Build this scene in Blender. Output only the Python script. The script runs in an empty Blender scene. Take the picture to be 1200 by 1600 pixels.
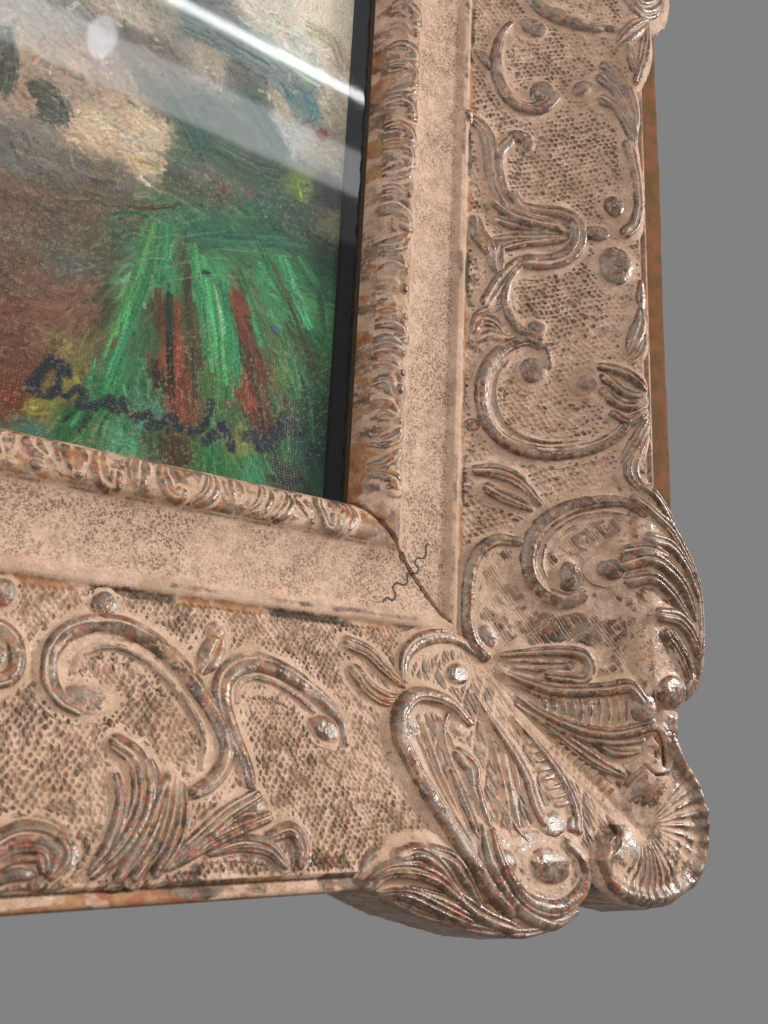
import bpy, math, random
import numpy as np
from mathutils import Matrix, Vector

# ------------------------------------------------------------------ camera, world, lamps, exposure
# Frame coordinates in millimetres: origin at the inner corner of the opening, X right, Y up, Z out of the wall.
# World: X right, Z up, the picture hangs upright and faces -Y.
ORIGIN = Vector((0.0, 0.0, 1.40))
MM = 0.001
F2W = Matrix(((1, 0, 0), (0, 0, -1), (0, 1, 0)))
def W(p): return ORIGIN + F2W @ (Vector(p) * MM)

scene = bpy.context.scene
col = scene.collection
CR = [[0.815408, 0.044657, 0.577162], [0.176882, -0.968557, -0.174956], [0.551201, 0.24475, -0.797668]]
CC = [-155.718, -76.683, 244.964]
cam_d = bpy.data.cameras.new('camera'); cam = bpy.data.objects.new('camera', cam_d); col.objects.link(cam)
right, down, fwd = (F2W @ Vector(r) for r in CR)
m = Matrix((right, -down, -fwd)).transposed().to_4x4(); m.translation = W(CC)
cam.matrix_world = m
cam_d.sensor_fit = 'VERTICAL'; cam_d.sensor_height = 24.0; cam_d.lens = 20.8559
cam_d.clip_start = 0.01; cam_d.clip_end = 50
cam_d.dof.use_dof = True; cam_d.dof.focus_distance = 0.31; cam_d.dof.aperture_fstop = 16.0
scene.camera = cam

w = bpy.data.worlds.new('World'); scene.world = w; w.use_nodes = True
bg = w.node_tree.nodes['Background']
bg.inputs['Color'].default_value = (0.2232, 0.2232, 0.2232, 1); bg.inputs['Strength'].default_value = 1.0

def area(name, loc, target, sx, sy, watts, color=(1, 1, 1), shape='RECTANGLE', spread=180):
    d = bpy.data.lights.new(name, 'AREA'); d.shape = shape; d.size = sx; d.size_y = sy
    d.energy = watts; d.color = color; d.spread = math.radians(spread)
    o = bpy.data.objects.new(name, d); col.objects.link(o)
    z = (W(loc) - W(target)).normalized(); x = Vector((1, 0, 0)); y = z.cross(x).normalized(); z = x.cross(y)
    mm = Matrix((x, y, z)).transposed().to_4x4(); mm.translation = W(loc); o.matrix_world = mm
    return o
# ceiling tubes that the glass mirrors, a round lamp beside them, and a tall window off to the right
area('tube_lamp', (420, 1590, 1500), (60, 0, 0), 2.4, 0.021, 3.2, (0.93, 0.97, 1.0))
area('louvre_lamp', (420, 1352, 1500), (60, 0, 0), 2.4, 0.105, 3.0, (0.95, 0.96, 1.0))
area('ceiling_panel', (420, 1560, 1560), (60, 0, 0), 2.6, 0.62, 2.3, (0.92, 0.96, 1.0))
area('round_lamp', (232, 1385, 1480), (60, 0, 0), 0.062, 0.085, 0.10, (0.86, 0.92, 1.0), 'ELLIPSE')
area('window_light', (1850, 780, 1180), (40, -40, 20), 0.45, 0.6, 92, (1.0, 0.97, 0.925))
area('fill_light', (-1150, 520, 1400), (40, 0, 20), 1.0, 1.0, 20, (1.0, 0.96, 0.91))  # soft fill added at the left to brighten the upright rail, not a room fitting

vs = scene.view_settings
scene.display_settings.display_device = 'sRGB'
vs.view_transform = 'Standard'; vs.look = 'None'; vs.exposure = 0.0; vs.gamma = 1.0; vs.use_curve_mapping = False
scene.render.engine = 'CYCLES'
scene.cycles.max_bounces = 3; scene.cycles.diffuse_bounces = 2; scene.cycles.glossy_bounces = 2; scene.cycles.transparent_max_bounces = 6
scene.cycles.use_denoising = True

# ------------------------------------------------------------------ traced measurements (mm, frame coordinates)
ORNAMENTS = [
 ('scroll', 0, 1.0, [([(65.5, 235.7), (69.0, 231.2), (74.5, 227.9), (82.5, 226.2), (93.2, 225.2), (102.6, 226.7)], (2.46, 2.77, 1.23), 2.6, 0)], []),
 ('scroll', 0, 0.9, [([(109.2, 247.5), (112.5, 242.6), (118.6, 243.4), (125.8, 249.7), (129.8, 258.4)], (2.87, 3.83, 2.87), 3.2, 1)], []),
 ('leaf', 0, 1.0, [([(119.3, 236.7), (111.2, 228.3), (104.5, 220.4)], (1.88, 3.13, 1.56), 3, 1), ([(119.2, 235.0), (117.9, 225.1), (115.4, 214.7), (111.7, 202.4)], (1.56, 2.5, 1.56), 3, 1), ([(108.7, 218.8), (109.7, 212.6), (111.3, 206.5)], (1.55, 1.86, 0.93), 2.2, 0)], []),
 ('scroll', 0, 1.0, [([(58.4, 216.9), (54.8, 210.3), (52.3, 200.7), (52.5, 191.4), (55.2, 184.0), (59.6, 179.1), (66.2, 177.7), (72.5, 180.7), (76.2, 186.0)], (1.19, 2.37, 2.67), 2.4, 0)], [(72.3, 186.8, 5.83, 1.92, 0.49, -6.3, 3.4)]),
 ('scroll_end', 0, 1.0, [], [(68.4, 218.4, 6.52, -0.46, -1.3, -5.3, 2.2)]),
 ('leaf', 0, 1.0, [([(43.9, 197.8), (46.8, 195.7), (49.5, 191.7)], (1.18, 2.06, 0.88), 2.0, 0)], []),
 ('leaf', 0, 1.0, [([(39.6, 165.1), (46.1, 162.6), (49.8, 154.9), (51.4, 144.8), (52.9, 136.6), (56.5, 131.2)], (1.71, 2.85, 1.71), 2.6, 1), ([(48.3, 148.8), (50.7, 140.8), (55.3, 133.2)], (1.14, 1.71, 0.85), 1.8, 0)], []),
 ('scroll', 0, 1.0, [([(61.0, 132.8), (56.7, 137.5), (54.4, 145.7), (54.9, 153.8), (58.1, 159.1)], (0.86, 1.72, 2.01), 2.0, 0)], [(62.8, 163.2, 5.98, 0.47, -0.42, -3.58, 2.8), (66.7, 160.7, 2.85, 1.09, 0.4, -3.5, 2.6)]),
 ('bell_leaf', 0, 1.0, [([(53.0, 129.7), (59.2, 126.4), (68.5, 125.3), (77.5, 125.4), (81.6, 124.5)], (1.71, 2.85, 2.28), 2.6, 0), ([(52.7, 122.6), (59.4, 122.1), (70.0, 122.3), (80.8, 122.8)], (1.14, 1.99, 1.7), 2.2, 0), ([(53.0, 114.3), (62.2, 117.1), (72.7, 119.5), (81.4, 121.8)], (0.85, 1.7, 1.42), 2.0, 0), ([(56.4, 110.7), (63.5, 114.5), (72.6, 117.7), (80.3, 120.4)], (1.13, 1.7, 1.42), 2.1, 0), ([(60.5, 136.5), (63.8, 131.5), (72.2, 131.2), (79.9, 131.6), (85.1, 128.9), (86.5, 123.3), (85.3, 117.1), (81.4, 112.3), (74.8, 108.8), (67.1, 107.2)], (1.14, 2.57, 2.57), 3.0, 0)], [(83.3, 124.2, 4.22, 1.06, 0.4, -7.12, 3.0)]),
 ('leaf', 0, 0.8, [([(44.5, 119.3), (45.4, 114.8), (49.2, 110.3), (50.9, 106.9)], (2.22, 3.05, 1.94), 2.6, 0)], []),
 ('leaf', 0, 0.8, [([(54.3, 111.0), (53.3, 105.1), (54.2, 101.2)], (1.95, 2.78, 1.67), 2.2, 0)], []),
 ('berry', 0, 1.0, [], [(101.0, 138.6, 4.63, 1.36, 0.61, -5.33, 4.6)]),
 ('berry', 0, 1.0, [], [(93.7, 125.1, 5.82, 0.54, 0.05, -3.9, 4.2)]),
 ('berry', 0, 1.0, [], [(101.1, 111.9, 7.05, 2.87, 2.0, -8.81, 4.4)]),
 ('leaf', 0, 1.0, [([(107.3, 169.0), (108.8, 161.9), (110.3, 152.5), (110.8, 141.8), (109.2, 132.5), (105.4, 127.6)], (2.07, 1.78, 2.07), 2.6, 0)], []),
 ('leaf', 0, 1.0, [([(99.2, 206.0), (105.3, 199.3), (109.2, 188.4), (110.6, 177.1)], (2.43, 2.13, 0.91), 3.2, 0), ([(97.1, 199.5), (103.4, 193.8), (107.7, 183.3), (110.1, 173.3)], (2.43, 2.12, 0.91), 3.0, 0), ([(97.7, 188.9), (102.9, 186.2), (107.0, 178.9), (109.6, 169.6)], (2.42, 2.12, 0.91), 2.6, 0)], [(89.0, 193.3, 4.72, 3.33, 1.73, -3.34, 3.6), (98.7, 206.2, 3.55, 1.34, 0.53, -2.28, 3.8)]),
 ('leaf', 0, 0.8, [([(49.9, 86.1), (53.6, 92.9), (57.7, 99.9), (63.6, 107.6)], (2.22, 2.49, 1.38), 2.0, 1), ([(45.5, 79.3), (49.7, 82.9), (56.0, 86.0)], (1.09, 1.37, 0.82), 1.5, 0)], []),
 ('leaf', 0, 0.75, [([(44.9, 74.3), (47.4, 78.6), (52.7, 78.7), (57.4, 74.9)], (1.63, 2.17, 1.63), 2.0, 1), ([(47.1, 70.1), (52.3, 73.4), (59.1, 73.1)], (1.09, 1.63, 1.36), 1.8, 0)], []),
 ('scroll', 0, 1.0, [([(63.5, 103.9), (58.9, 96.8), (57.4, 88.3), (60.3, 80.8), (65.5, 76.7), (70.6, 76.3)], (1.11, 1.66, 1.94), 2.2, 0)], [(70.4, 79.4, 4.11, 0.9, 0.41, -3.77, 2.8)]),
 ('scroll', 0, 1.0, [([(74.4, 64.6), (72.4, 70.6), (67.1, 73.2), (60.5, 70.8), (54.8, 65.6), (50.4, 58.4), (48.5, 50.1), (49.9, 40.5), (54.7, 33.6), (62.9, 29.8), (74.1, 29.2), (84.5, 31.3), (93.9, 35.1), (100.5, 40.6), (103.8, 45.4)], (1.35, 2.43, 1.62), 2.6, 0), ([(59.2, 64.0), (55.7, 58.2), (54.0, 50.7), (55.4, 43.3), (59.4, 37.6), (66.7, 33.9), (75.9, 33.4), (86.3, 36.0)], (0.54, 0.81, 0.54), 1.2, 0)], [(69.0, 61.7, 5.87, 1.14, 0.5, -5.73, 3.2)]),
 ('leaf', 0, 1.0, [([(95.2, 66.7), (102.7, 65.8), (108.6, 62.4), (111.2, 59.9)], (1.67, 1.95, 1.11), 3.2, 0), ([(96.0, 62.3), (102.9, 57.3), (110.7, 56.9)], (1.94, 1.94, 1.11), 3.0, 0), ([(95.5, 56.4), (100.2, 52.5), (106.1, 52.0), (111.6, 55.4)], (1.66, 1.94, 1.11), 2.8, 0), ([(98.8, 47.6), (104.3, 45.5), (111.5, 50.7)], (1.38, 1.66, 1.1), 2.6, 0)], [(89.3, 59.5, 4.47, 0.01, -0.12, -3.45, 3.4)]),
 ('leaf', 0, 1.0, [([(111.4, 45.9), (105.8, 35.3), (102.5, 29.7)], (1.37, 1.92, 1.1), 2.6, 1), ([(111.0, 40.6), (106.1, 30.7), (105.0, 24.9), (107.8, 20.4), (111.4, 18.6)], (1.36, 2.18, 1.09), 2.6, 1)], []),
 ('leaf', 0, 1.0, [([(110.4, 93.1), (109.7, 86.8), (107.4, 80.3), (105.3, 75.0)], (1.14, 2.27, 1.14), 2.4, 0), ([(111.3, 83.7), (110.3, 78.0), (107.3, 73.1)], (1.13, 1.7, 0.85), 2.4, 0)], []),
 ('berry', 0, 0.8, [], [(45.2, 35.8, 3.59, 0.74, 0.35, -2.81, 2.0)]),
 ('leaf', 0, 1.0, [([(47.1, 18.6), (55.5, 19.4), (63.8, 16.6), (71.6, 9.8)], (1.57, 2.35, 1.05), 2.4, 1)], []),
 ('leaf', 0, 1.0, [([(52.0, 12.1), (58.7, 9.9), (68.3, 7.0)], (2.08, 2.08, 1.04), 2.4, 1)], []),
 ('scroll', 0, 1.0, [([(111.2, 106.3), (110.7, 99.9), (111.1, 94.4)], (0.86, 1.44, 0.86), 2.2, 0)], []),
 ('corner_scroll', 2, 1.0, [([(109.3, 9.0), (102.7, 12.8), (94.5, 12.5), (83.2, 9.1), (73.9, 2.9), (68.8, -4.3), (67.1, -12.8), (69.1, -20.1), (73.9, -24.5), (80.4, -26.1), (85.7, -23.8)], (1.31, 2.62, 2.35), 3.0, 0), ([(104.5, 8.2), (95.1, 8.0), (85.5, 5.3), (78.2, 0.2), (73.7, -6.3), (72.5, -13.1), (74.2, -18.1)], (0.53, 1.05, 0.53), 1.4, 0)], [(82.8, -18.0, 5.14, 0.54, 0.55, -7.13, 4.0)]),
 ('corner_leaf', 2, 1.0, [([(101.4, -10.6), (110.3, -7.9), (121.5, -11.4), (130.2, -18.6), (135.1, -27.6)], (2.41, 2.14, 1.07), 3.6, 0), ([(103.1, -16.7), (111.6, -15.2), (121.4, -19.9), (130.0, -27.2)], (2.39, 1.86, 1.06), 3.2, 0), ([(101.3, -6.0), (109.7, -4.0), (119.6, -5.5)], (1.87, 1.6, 1.07), 2.6, 0), ([(111.1, -0.4), (121.8, -1.2), (130.9, -8.3), (137.7, -18.4)], (2.17, 1.9, 1.09), 3.0, 0)], [(96.5, -13.3, 6.36, 1.49, 1.15, -4.28, 4.2)]),
 ('corner_leaf', 2, 1.0, [([(114.8, -28.4), (125.8, -29.1), (134.1, -36.9), (136.3, -49.6)], (2.13, 2.4, 1.07), 3.6, 1), ([(118.6, -35.1), (126.2, -43.3), (131.3, -51.9)], (1.59, 2.12, 1.06), 3.0, 1)], []),
 ('rim_leaf', 2, 1.0, [([(105.3, 14.9), (113.0, 10.3), (123.2, 5.1), (132.6, -5.5), (139.4, -15.6), (140.6, -26.4), (138.7, -42.7), (135.0, -53.0)], (1.36, 2.18, 1.63), 2.6, 1), ([(109.1, 19.8), (114.0, 17.6), (120.5, 11.7), (125.5, 4.4)], (1.09, 1.91, 1.09), 2.6, 0)], []),
 ('knob', 2, 0.9, [], [(120.6, -56.3, 8.54, -0.25, -0.87, -6.55, 5.0), (132.4, -53.2, 5.78, -0.73, -2.89, -5.88, 3.0)]),
 ('corner_scroll', 2, 1.0, [([(63.4, -6.1), (55.5, -6.3), (49.1, -10.8), (45.6, -17.7), (44.6, -27.3), (44.8, -36.7), (46.9, -43.6), (51.0, -47.2)], (1.51, 2.01, 2.26), 2.6, 0)], [(51.8, -42.1, 4.47, 0.4, 0.51, -5.67, 2.8)]),
 ('corner_leaf', 2, 1.0, [([(57.9, -47.1), (68.6, -45.4), (79.8, -44.2), (86.8, -45.1), (88.9, -49.0), (86.9, -53.4), (81.5, -53.7), (74.8, -53.3)], (0.76, 1.77, 1.52), 2.6, 0), ([(63.3, -51.1), (73.0, -51.1), (81.2, -49.7)], (0.5, 1.01, 1.26), 1.4, 0)], []),
 ('pierced_leaf', 2, 1.0, [([(58.5, -53.0), (69.7, -56.5), (79.5, -57.9), (93.4, -56.8), (102.3, -55.2), (106.3, -59.4)], (0.76, 2.02, 2.02), 3.0, 0), ([(63.6, -61.0), (73.9, -66.9), (85.7, -70.9), (96.2, -71.9), (104.6, -70.0), (110.5, -68.1)], (0.75, 1.75, 1.75), 3.0, 0), ([(73.0, -60.0), (73.7, -64.8), (73.4, -65.6)], (0.75, 1.0, 0.75), 1.5, 0), ([(76.1, -59.9), (76.8, -64.6), (76.6, -66.3)], (0.75, 1.0, 0.75), 1.5, 0), ([(79.3, -59.8), (79.9, -64.4), (79.7, -66.9)], (0.75, 1.0, 0.75), 1.5, 0), ([(82.4, -59.6), (83.1, -64.3), (82.8, -67.5)], (0.75, 1.01, 0.75), 1.5, 0), ([(85.6, -59.5), (86.2, -64.1), (85.9, -68.2)], (0.76, 1.01, 0.76), 1.5, 0), ([(88.6, -59.4), (89.2, -63.9), (88.9, -68.8)], (0.76, 1.01, 0.76), 1.5, 0), ([(91.7, -59.3), (92.3, -63.8), (92.0, -68.6)], (0.76, 1.01, 0.76), 1.5, 0), ([(94.7, -59.2), (95.3, -63.6), (95.0, -68.5)], (0.76, 1.01, 0.76), 1.5, 0), ([(97.8, -59.1), (98.4, -63.4), (98.1, -68.3)], (0.76, 1.02, 0.76), 1.5, 0), ([(100.9, -59.0), (101.5, -63.3), (101.1, -68.2)], (0.76, 1.02, 0.76), 1.5, 0)], [(108.6, -63.3, 6.95, 0.37, 0.54, -6.41, 4.2)]),
 ('corner_leaf', 2, 1.0, [([(62.8, -63.6), (75.3, -69.9), (87.0, -73.7), (97.1, -74.9), (106.9, -73.6)], (0.75, 1.5, 0.75), 2.4, 0), ([(69.2, -67.6), (81.4, -75.7), (91.1, -82.1), (99.8, -86.0)], (0.74, 1.99, 0.99), 2.6, 1), ([(89.2, -74.9), (97.1, -78.4), (105.5, -77.6)], (0.75, 1.5, 0.75), 2.2, 0)], []),
 ('miter_leaf', 2, 0.15, [([(54.5, -55.5), (68.4, -69.4), (83.1, -82.5), (96.4, -95.6)], (0.74, 3.22, 2.97), 1.2, 0), ([(74.6, -77.7), (79.0, -74.1)], (0.49, 0.62, 0.49), 1.9, 0), ([(76.6, -79.5), (81.0, -75.9)], (0.49, 0.62, 0.49), 1.9, 0), ([(78.7, -81.3), (83.0, -77.8)], (0.49, 0.62, 0.49), 1.9, 0), ([(80.7, -83.2), (85.0, -79.6)], (0.49, 0.62, 0.49), 1.9, 0), ([(82.7, -85.0), (86.9, -81.5)], (0.49, 0.62, 0.49), 1.9, 0), ([(84.6, -86.8), (88.8, -83.3)], (0.49, 0.62, 0.49), 1.9, 0), ([(86.5, -88.7), (90.7, -85.2)], (0.49, 0.62, 0.49), 1.9, 0), ([(88.5, -90.5), (92.6, -87.0)], (0.49, 0.62, 0.49), 1.9, 0), ([(90.4, -92.3), (94.5, -88.8)], (0.49, 0.62, 0.49), 1.9, 0), ([(92.3, -94.1), (96.4, -90.7)], (0.49, 0.62, 0.49), 1.9, 0)], []),
 ('pierced_leaf', 2, 0.9, [([(44.8, -61.5), (50.1, -70.2), (55.3, -78.2), (59.1, -86.5), (59.0, -94.3), (60.4, -99.9)], (0.7, 1.87, 1.87), 2.8, 0), ([(60.5, -68.5), (70.0, -78.6), (75.4, -87.3), (77.2, -95.9), (75.2, -102.8)], (0.72, 1.68, 1.68), 2.8, 0), ([(64.5, -76.3), (69.1, -75.3), (73.6, -73.9)], (0.61, 0.86, 0.61), 1.4, 0), ([(65.3, -79.2), (69.9, -78.2), (74.3, -76.8)], (0.61, 0.85, 0.61), 1.4, 0), ([(66.1, -82.0), (70.7, -81.1), (75.0, -79.8)], (0.61, 0.85, 0.61), 1.4, 0), ([(67.0, -84.9), (71.5, -84.0), (75.6, -82.7)], (0.61, 0.85, 0.61), 1.4, 0), ([(67.6, -87.7), (72.2, -86.8), (76.2, -85.5)], (0.6, 0.84, 0.6), 1.4, 0), ([(68.2, -90.4), (72.8, -89.6), (76.7, -88.4)], (0.6, 0.84, 0.6), 1.4, 0), ([(68.8, -93.2), (73.4, -92.4), (77.1, -91.2)], (0.6, 0.84, 0.6), 1.4, 0), ([(69.5, -95.9), (74.0, -95.1), (77.5, -94.0)], (0.59, 0.83, 0.59), 1.4, 0)], [(64.7, -101.5, 7.06, -0.17, -1.38, -4.48, 3.2), (73.8, -101.6, 3.45, -0.45, -1.59, -3.01, 3.2)]),
 ('corner_scroll', 2, 1.0, [([(38.5, -70.7), (31.2, -64.6), (19.2, -63.3), (11.5, -68.9), (9.9, -76.5), (12.8, -85.3), (17.0, -93.9), (21.5, -101.4), (25.9, -109.6), (32.5, -118.0), (40.9, -124.9)], (1.51, 2.59, 1.95), 4.8, 0)], [(35.4, -72.9, 3.02, -1.81, -2.18, -1.92, 2.8)]),
 ('corner_leaf', 2, 1.0, [([(32.6, -81.6), (35.9, -84.6), (35.3, -89.1)], (2.24, 2.46, 1.34), 3.0, 0), ([(28.1, -86.2), (30.1, -96.0), (31.9, -105.2)], (0.87, 1.52, 0.65), 2.4, 0), ([(37.1, -87.8), (36.9, -96.4), (38.3, -105.0)], (0.66, 1.1, 0.66), 2.0, 0), ([(52.2, -80.7), (50.4, -92.4), (49.7, -101.7)], (0.69, 1.15, 0.69), 1.6, 0)], []),
 ('corner_scroll', 2, 1.0, [([(67.7, -107.4), (72.3, -112.2), (73.4, -117.4), (69.2, -122.5), (59.5, -125.6), (48.1, -122.7), (41.0, -115.9), (38.0, -109.3), (37.6, -103.2)], (1.32, 2.2, 1.1), 3.2, 0), ([(33.4, -101.7), (33.5, -111.4), (39.5, -120.3), (49.4, -127.1), (61.4, -130.5), (70.8, -128.2)], (0.86, 1.94, 1.51), 2.8, 0)], [(58.8, -113.2, 9.41, -0.45, 0.51, -5.67, 2.8)]),
 ('berry', 2, 1.0, [], [(40.6, -111.9, 3.91, -0.64, -0.43, -3.95, 3.0)]),
 ('rim_leaf', 2, 1.0, [([(-9.9, -116.3), (-5.3, -112.0), (4.1, -111.8), (13.2, -114.9), (20.6, -120.0)], (1.38, 1.97, 0.98), 4.0, 1), ([(0.8, -108.2), (7.7, -107.6), (13.6, -110.9), (20.7, -118.3)], (1.61, 1.81, 0.8), 3.6, 0), ([(12.4, -107.6), (18.4, -109.6), (22.7, -114.5), (28.6, -121.9)], (1.64, 1.84, 1.02), 3.4, 0), ([(-7.6, -117.8), (3.0, -118.4), (13.9, -122.7), (25.8, -127.5)], (0.79, 1.58, 1.19), 3.0, 1), ([(21.2, -119.8), (30.0, -125.1), (42.1, -129.8)], (1.24, 1.86, 1.66), 2.8, 0)], []),
 ('rim_leaf', 2, 1.0, [([(-4.6, -118.7), (13.2, -125.7), (32.3, -130.1), (50.3, -131.9), (65.1, -129.7)], (0.83, 1.45, 1.04), 2.2, 1), ([(3.9, -116.9), (15.8, -120.2), (27.9, -125.4), (42.4, -129.5)], (0.61, 1.23, 0.82), 2.2, 1)], []),
 ('engraved_leaf', 2, 0.45, [([(20.6, -72.0), (23.4, -87.0), (28.5, -104.8)], (0.33, 0.66, 0.33), 1.5, 0), ([(28.3, -70.0), (34.3, -88.8), (37.0, -104.3)], (0.33, 0.67, 0.33), 1.5, 0), ([(48.1, -74.8), (48.3, -89.6), (45.4, -104.5)], (0.34, 0.69, 0.34), 1.5, 0), ([(33.8, -64.9), (27.8, -75.6), (30.1, -91.0)], (0.34, 0.68, 0.34), 1.5, 0), ([(17.7, -75.9), (23.4, -94.3), (31.0, -110.0)], (0.32, 0.65, 0.32), 1.5, 0), ([(44.2, -94.3), (49.1, -103.5), (53.8, -107.2)], (0.34, 0.67, 0.34), 1.5, 0), ([(48.4, -66.6), (55.2, -80.7), (54.6, -92.4)], (0.35, 0.71, 0.35), 1.5, 0)], []),
 ('engraved_leaf', 2, 0.45, [([(61.5, -56.7), (75.2, -61.2), (90.8, -62.1)], (0.38, 0.75, 0.38), 1.5, 0), ([(66.2, -66.1), (79.7, -73.2), (94.9, -77.7)], (0.37, 0.75, 0.37), 1.5, 0), ([(73.0, -71.8), (85.2, -80.3), (96.4, -88.4)], (0.37, 0.75, 0.37), 1.5, 0), ([(61.4, -48.8), (73.0, -48.5), (84.3, -47.7)], (0.38, 0.76, 0.38), 1.5, 0)], []),
 ('engraved_leaf', 2, 0.45, [([(107.4, -14.7), (117.9, -19.6), (126.8, -27.4)], (0.4, 0.8, 0.4), 1.5, 0), ([(116.6, -8.8), (128.2, -15.8), (134.6, -24.8)], (0.41, 0.82, 0.41), 1.5, 0)], []),
 ('engraved_leaf', 2, 0.45, [([(122.8, -33.4), (131.5, -43.3), (134.5, -50.7)], (0.4, 0.8, 0.4), 1.5, 0)], []),
 ('berry', 1, 1.0, [], [(-106.9, -45.9, 3.0, -0.09, -0.2, -4.17, 2.8)]),
 ('scroll', 1, 1.0, [([(-111.0, -54.6), (-107.3, -54.9), (-104.1, -57.4), (-102.8, -62.4), (-104.1, -66.6), (-109.2, -68.4)], (1.55, 1.73, 1.55), 2.4, 0)], [(-106.8, -61.5, 2.46, 0.24, 0.32, -3.05, 2.4)]),
 ('scroll', 1, 1.0, [([(-87.8, -73.1), (-91.6, -71.2), (-94.5, -66.7), (-94.4, -60.0), (-90.6, -54.4), (-83.8, -51.5), (-76.0, -51.5), (-68.5, -54.6), (-61.7, -59.5), (-56.0, -66.0), (-51.0, -73.1), (-48.6, -80.0), (-49.7, -85.6), (-53.9, -89.9), (-58.3, -92.0)], (1.48, 2.22, 1.48), 2.6, 0), ([(-88.6, -64.0), (-87.0, -59.7), (-82.1, -57.2), (-75.6, -57.3), (-67.9, -61.0), (-61.2, -66.7), (-56.4, -73.4), (-54.0, -80.2), (-55.3, -86.6)], (0.56, 0.75, 0.56), 1.3, 0)], [(-85.0, -70.8, 7.18, -1.02, -0.65, -3.84, 2.8)]),
 ('bead', 1, 1.0, [], [(-81.5, -45.9, 3.79, 0.51, 0.32, -3.92, 2.4)]),
 ('bead', 1, 0.8, [([(-48.6, -52.2), (-50.7, -56.4), (-53.6, -60.9)], (1.8, 2.79, 1.2), 1.6, 0)], [(-49.1, -49.7, 3.24, 0.38, 0.18, -3.43, 2.6)]),
 ('scroll', 1, 1.0, [([(-42.0, -90.4), (-42.7, -86.0), (-45.4, -79.2), (-47.9, -71.6), (-48.2, -65.1), (-44.3, -59.9), (-37.1, -57.6), (-29.4, -59.2), (-22.2, -62.6), (-15.1, -67.5), (-10.4, -72.8), (-9.7, -78.4)], (1.2, 2.41, 1.2), 2.6, 0), ([(-43.6, -69.0), (-42.9, -64.4), (-38.3, -61.9), (-31.4, -62.8), (-24.9, -66.1), (-19.0, -70.5)], (0.61, 0.82, 0.61), 1.3, 0)], [(-16.3, -75.0, 5.08, -2.79, -2.63, -3.02, 3.0)]),
 ('leaf', 1, 1.0, [([(-77.8, -81.2), (-73.2, -84.7), (-71.9, -91.2), (-73.5, -97.2), (-78.2, -103.9), (-84.3, -109.1)], (1.87, 2.21, 1.19), 3.0, 1), ([(-78.5, -89.0), (-77.5, -94.9), (-80.1, -102.8), (-84.2, -107.7)], (1.0, 1.34, 0.84), 2.2, 0), ([(-69.2, -85.3), (-68.3, -90.6), (-71.2, -99.7), (-78.0, -109.2)], (0.69, 1.38, 0.86), 2.4, 0)], [(-78.5, -81.6, 1.93, -1.32, -0.93, -1.32, 3.2)]),
 ('leaf', 1, 1.0, [([(-66.3, -90.3), (-69.1, -96.9), (-73.1, -103.7), (-78.8, -110.4)], (1.36, 1.53, 1.02), 3.2, 0), ([(-64.6, -89.4), (-66.3, -97.2), (-69.6, -104.1), (-74.7, -110.3)], (1.54, 1.54, 1.02), 3.6, 0), ([(-62.3, -91.4), (-62.7, -97.8), (-65.2, -103.7), (-69.7, -109.7)], (1.38, 1.55, 1.03), 3.2, 0)], []),
 ('leaf', 1, 1.0, [([(-41.3, -93.2), (-49.5, -97.1), (-58.8, -103.3), (-67.1, -108.5)], (1.42, 1.6, 0.89), 3.0, 1), ([(-39.0, -98.1), (-48.2, -100.9), (-57.0, -104.2), (-65.1, -108.3)], (1.42, 1.59, 0.89), 2.8, 0)], [(-40.8, -95.9, 3.38, -0.08, -0.11, -3.09, 3.6)]),
 ('leaf', 1, 1.0, [([(-55.6, -106.2), (-47.2, -104.2), (-39.8, -105.3), (-35.0, -109.5)], (0.72, 1.61, 0.9), 2.4, 1), ([(-38.5, -102.9), (-32.2, -101.4), (-29.4, -105.2), (-30.5, -109.7)], (1.11, 1.67, 0.93), 2.4, 0)], []),
 ('leaf', 1, 1.0, [([(-107.3, -104.1), (-100.9, -101.0), (-94.6, -101.7), (-91.4, -105.1), (-93.6, -108.8)], (1.88, 1.88, 1.25), 3.0, 0), ([(-107.1, -107.9), (-101.4, -105.2), (-96.4, -105.4), (-95.3, -108.2)], (1.23, 1.38, 0.92), 3.2, 0), ([(-106.9, -110.6), (-101.9, -108.9), (-97.9, -109.1)], (0.91, 1.06, 0.76), 2.8, 0)], []),
 ('leaf', 1, 0.8, [([(-4.2, -48.7), (3.0, -51.0), (9.2, -56.2), (16.8, -61.5)], (1.8, 1.8, 0.9), 2.4, 1)], []),
 ('leaf', 1, 0.8, [([(-2.7, -57.7), (1.6, -62.5), (7.6, -65.2), (13.7, -64.5)], (1.99, 1.99, 0.89), 2.4, 1)], []),
 ('scroll', 1, 0.75, [([(15.8, -58.3), (16.8, -52.5), (20.3, -48.0), (26.6, -44.6), (34.6, -43.0), (42.0, -44.0), (47.7, -47.7)], (1.42, 2.13, 0.95), 2.6, 0)], [(39.3, -54.9, 5.68, 0.45, -0.48, -4.06, 3.0)]),
]
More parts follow.
